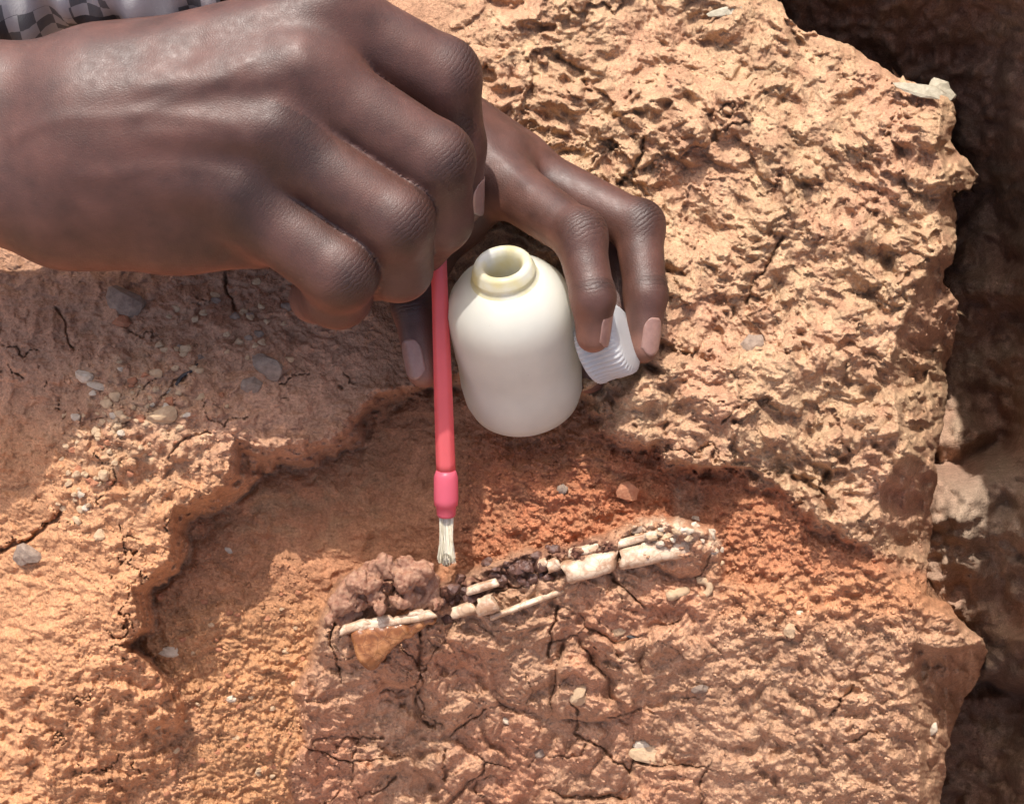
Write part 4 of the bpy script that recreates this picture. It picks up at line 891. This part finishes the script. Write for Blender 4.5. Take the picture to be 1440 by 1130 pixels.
# fossil bone
def bone_mat(name, c1, c2, c3, rough=0.45):
    m, nt, b = new_mat(name); L = nt.links.new; tc = N(nt, 'ShaderNodeTexCoord')
    n = N(nt, 'ShaderNodeTexNoise', Scale=190.0, Detail=6.0, Roughness=.65); L(tc.outputs['Object'], n.inputs['Vector'])
    v = N(nt, 'ShaderNodeTexVoronoi', Scale=260.0); v.feature = 'DISTANCE_TO_EDGE'; L(tc.outputs['Object'], v.inputs['Vector'])
    r = N(nt, 'ShaderNodeMapRange'); L(n.outputs[0], r.inputs[0]); r.inputs[1].default_value = .44; r.inputs[2].default_value = .60
    c = mixc(nt, r.outputs[0], (*c1, 1), (*c2, 1))
    rv = N(nt, 'ShaderNodeMapRange'); L(v.outputs['Distance'], rv.inputs[0]); rv.inputs[1].default_value = 0; rv.inputs[2].default_value = .05; rv.inputs[3].default_value = .55; rv.inputs[4].default_value = 0
    L(mixc(nt, rv.outputs[0], c, (*c3, 1)), b.inputs['Base Color']); b.inputs['Roughness'].default_value = rough
    bp = N(nt, 'ShaderNodeBump'); bp.inputs['Strength'].default_value = .5; bp.inputs['Distance'].default_value = .0006; L(n.outputs[0], bp.inputs['Height']); L(bp.outputs[0], b.inputs['Normal'])
    return m
MAT_BONE = bone_mat('white_fossil_bone', (0.58, 0.44, 0.31), (0.33, 0.19, 0.11), (0.26, 0.14, 0.08))
MAT_AMBER = bone_mat('amber_fossil_bone', (0.22, 0.08, 0.028), (0.44, 0.20, 0.08), (0.10, 0.04, 0.02), 0.2)
MAT_BROWNB = bone_mat('stained_fossil_bone', (0.44, 0.29, 0.18), (0.62, 0.48, 0.34), (0.22, 0.12, 0.08))
bone = empty('fossil_bone', F(720, 830, -6)); tag(bone, 'long broken fossil bone lying across the top of the mudstone pedestal', 'fossil')
def fragment(a, b, w, d, mat, name='shaft_fragment', seed=0, slant=(0.15, -0.1), label=None):
    r = np.random.RandomState(seed); ax = nrm(b - a); Lg = np.linalg.norm(b - a); out_ = nrm(np.array([0, .25, 1.0]) - ax * (np.array([0, .25, 1.0]) @ ax)); sd = np.cross(out_, ax)
    nr, sg = 18, 30; VV = []; wob = r.normal(size=(4, 3))
    for i in range(nr):
        t = i / (nr - 1)
        for j in range(sg):
            th = 2 * math.pi * j / sg; c, s = math.cos(th), math.sin(th)
            sq = (abs(c) ** 2.6 + abs(s) ** 2.6) ** (-1 / 2.6)
            rr = sq * (1 + 0.035 * math.sin(3 * th + 4 * t + seed) + 0.03 * math.sin(9 * t + 2 * th + wob[0, 0]) + 0.02 * math.sin(17 * t + 5 * th)) * (0.96 + 0.06 * math.sin(2.5 * t + seed))
            if i in (0, nr - 1): rr *= 0.9
            e = (slant[0] * s * (1 - t) + slant[1] * s * t) * w + 0.06 * w * math.sin(4 * th + seed) * (1 if t < .5 else -1) * (abs(t - .5) * 2) ** 4
            VV.append(a + ax * (Lg * t + e) + out_ * (c * rr * d / 2) + sd * (s * rr * w / 2))
    fs = [(i * sg + j, i * sg + (j + 1) % sg, (i + 1) * sg + (j + 1) % sg, (i + 1) * sg + j) for i in range(nr - 1) for j in range(sg)]
    fs.append(tuple(range(sg))[::-1]); fs.append(tuple((nr - 1) * sg + j for j in range(sg)))
    o = part(name, VV, bone, mat, faces=fs)
    if label: o['label'] = label
    return o
def gF(x, y, up): return F(x, y, max(ground_z(x, y), -6) + up)
fragment(F(872, 786, 4.5), F(968, 768, 4.5), 7.4, 7, MAT_BONE, seed=1, slant=(0.1, 0.15), label='longest white shaft piece')
fragment(F(794, 806, 3.5), F(866, 787, 4), 8.4, 8, MAT_BONE, seed=2, slant=(-.1, .2))
fragment(F(862, 767, 4.5), F(913, 753, 4.5), 3.2, 4, MAT_BONE, seed=3)
fragment(F(771, 797, 3.8), F(787, 790, 4.2), 5.0, 5, MAT_BONE, seed=4)
fragment(F(757, 793, 3.5), F(770, 790, 3.8), 3.5, 4, MAT_BROWNB, seed=5)
fragment(F(672, 854, 2.5), F(697, 846, 3), 6.6, 6, MAT_BONE, seed=6)
fragment(F(657, 831, 3.5), F(700, 818, 4), 3.2, 4, MAT_BONE, seed=7)
fragment(F(690, 868, -2), F(792, 830, -1), 2.4, 5, MAT_BROWNB, seed=8)
fragment(F(800, 778, 3), F(862, 765, 3.5), 3.6, 4, MAT_BROWNB, seed=9)
fragment(F(968, 760, 3), F(990, 750, 3), 3.0, 3, MAT_BONE, seed=10)
fragment(F(960, 778, 2), F(986, 772, 2), 3.0, 3, MAT_BONE, seed=11)
fragment(F(636, 862, 0), F(668, 852, 1), 4.4, 4, MAT_BROWNB, seed=12)
ar = np.random.RandomState(2)
base = np.array(bone.location)
sp = [(F(x, y, zz), r) for x, y, zz, r in [(507, 893, 2, 3.4), (525, 889, 2.4, 3.6), (545, 887, 2.2, 3.4), (565, 882, 1.6, 3.0), (588, 876, 1, 2.6), (606, 870, .5, 2.0), (512, 908, 1.5, 3.6), (516, 920, .8, 3.6), (522, 931, -.5, 2.8), (530, 918, 0, 3.4), (540, 904, .8, 3.6), (528, 903, 1.6, 3.6), (555, 894, .8, 3.0), (575, 886, 0, 2.4)]]
me = blob_mesh('joint_end', sp, 0.5, 2.2, 0.10, 9, base); o = link('joint_end', me, MAT_AMBER, bone); o['label'] = 'glossy amber brown joint end'
for q, (x0, y0, x1, y1, w_, mt) in enumerate([(480, 886, 520, 874, 3.6, MAT_BROWNB), (508, 880, 556, 871, 4.4, MAT_BONE), (552, 874, 610, 862, 3.4, MAT_BROWNB), (574, 864, 598, 859, 2.6, MAT_BONE)]):
    fragment(F(x0, y0, 3.2), F(x1, y1, 3.2), w_, 3.6, mt, 'joint_splinter', 30 + q, (.3, -.4))

# root casts and a twig
def tube(name, pts, r0, r1, mat, label, cat, seg=12):
    P_ = [np.asarray(p) for p in pts]; VV = []
    for i, p in enumerate(P_):
        ax, u, v = frame(P_[min(i + 1, len(P_) - 1)] - P_[max(i - 1, 0)]); r = r0 + (r1 - r0) * i / (len(P_) - 1)
        if i in (0, len(P_) - 1): r *= .75
        u = nrm(np.cross(ax, np.array([0.3, 0.2, 1.0]))); v = np.cross(ax, u)
        for j in range(seg): VV.append(p + r * (1 + .08 * math.sin(3 * j + i)) * (math.cos(2 * math.pi * j / seg) * u + math.sin(2 * math.pi * j / seg) * v))
    fs = [(i * seg + j, i * seg + (j + 1) % seg, (i + 1) * seg + (j + 1) % seg, (i + 1) * seg + j) for i in range(len(P_) - 1) for j in range(seg)]
    fs.append(tuple(range(seg))[::-1]); fs.append(tuple((len(P_) - 1) * seg + j for j in range(seg)))
    base = toW(P_[0]); o = link(name, make_mesh(name, toW(np.array(VV)), fs, base=base), mat, loc=base); return tag(o, label, cat)
tube('root_cast', [gF(938 + 5 * i, 838 - i * 1.4, 0.3) for i in range(7)], 2.0, 1.7, SM['tan'], 'short straight mud root cast below the long bone piece', 'root cast')
tube('root_cast', [F(985 + 13 * math.cos(a), 826 + 11 * math.sin(a), max(ground_z(985, 826), -8) + 0.4) for a in np.linspace(-2.0, 2.2, 12)], 1.5, 1.1, SM['tan'], 'curled mud root cast below the bone end', 'root cast')
tube('twig', [F(248 + 5 * i, 540 - 5 * i - 3 * math.sin(i), ground_z(248 + 5 * i, 540 - 5 * i) + .8) for i in range(7)], .7, .35, SM['dark'], 'thin dark twig lying on the sunlit ridge', 'twig', 7)
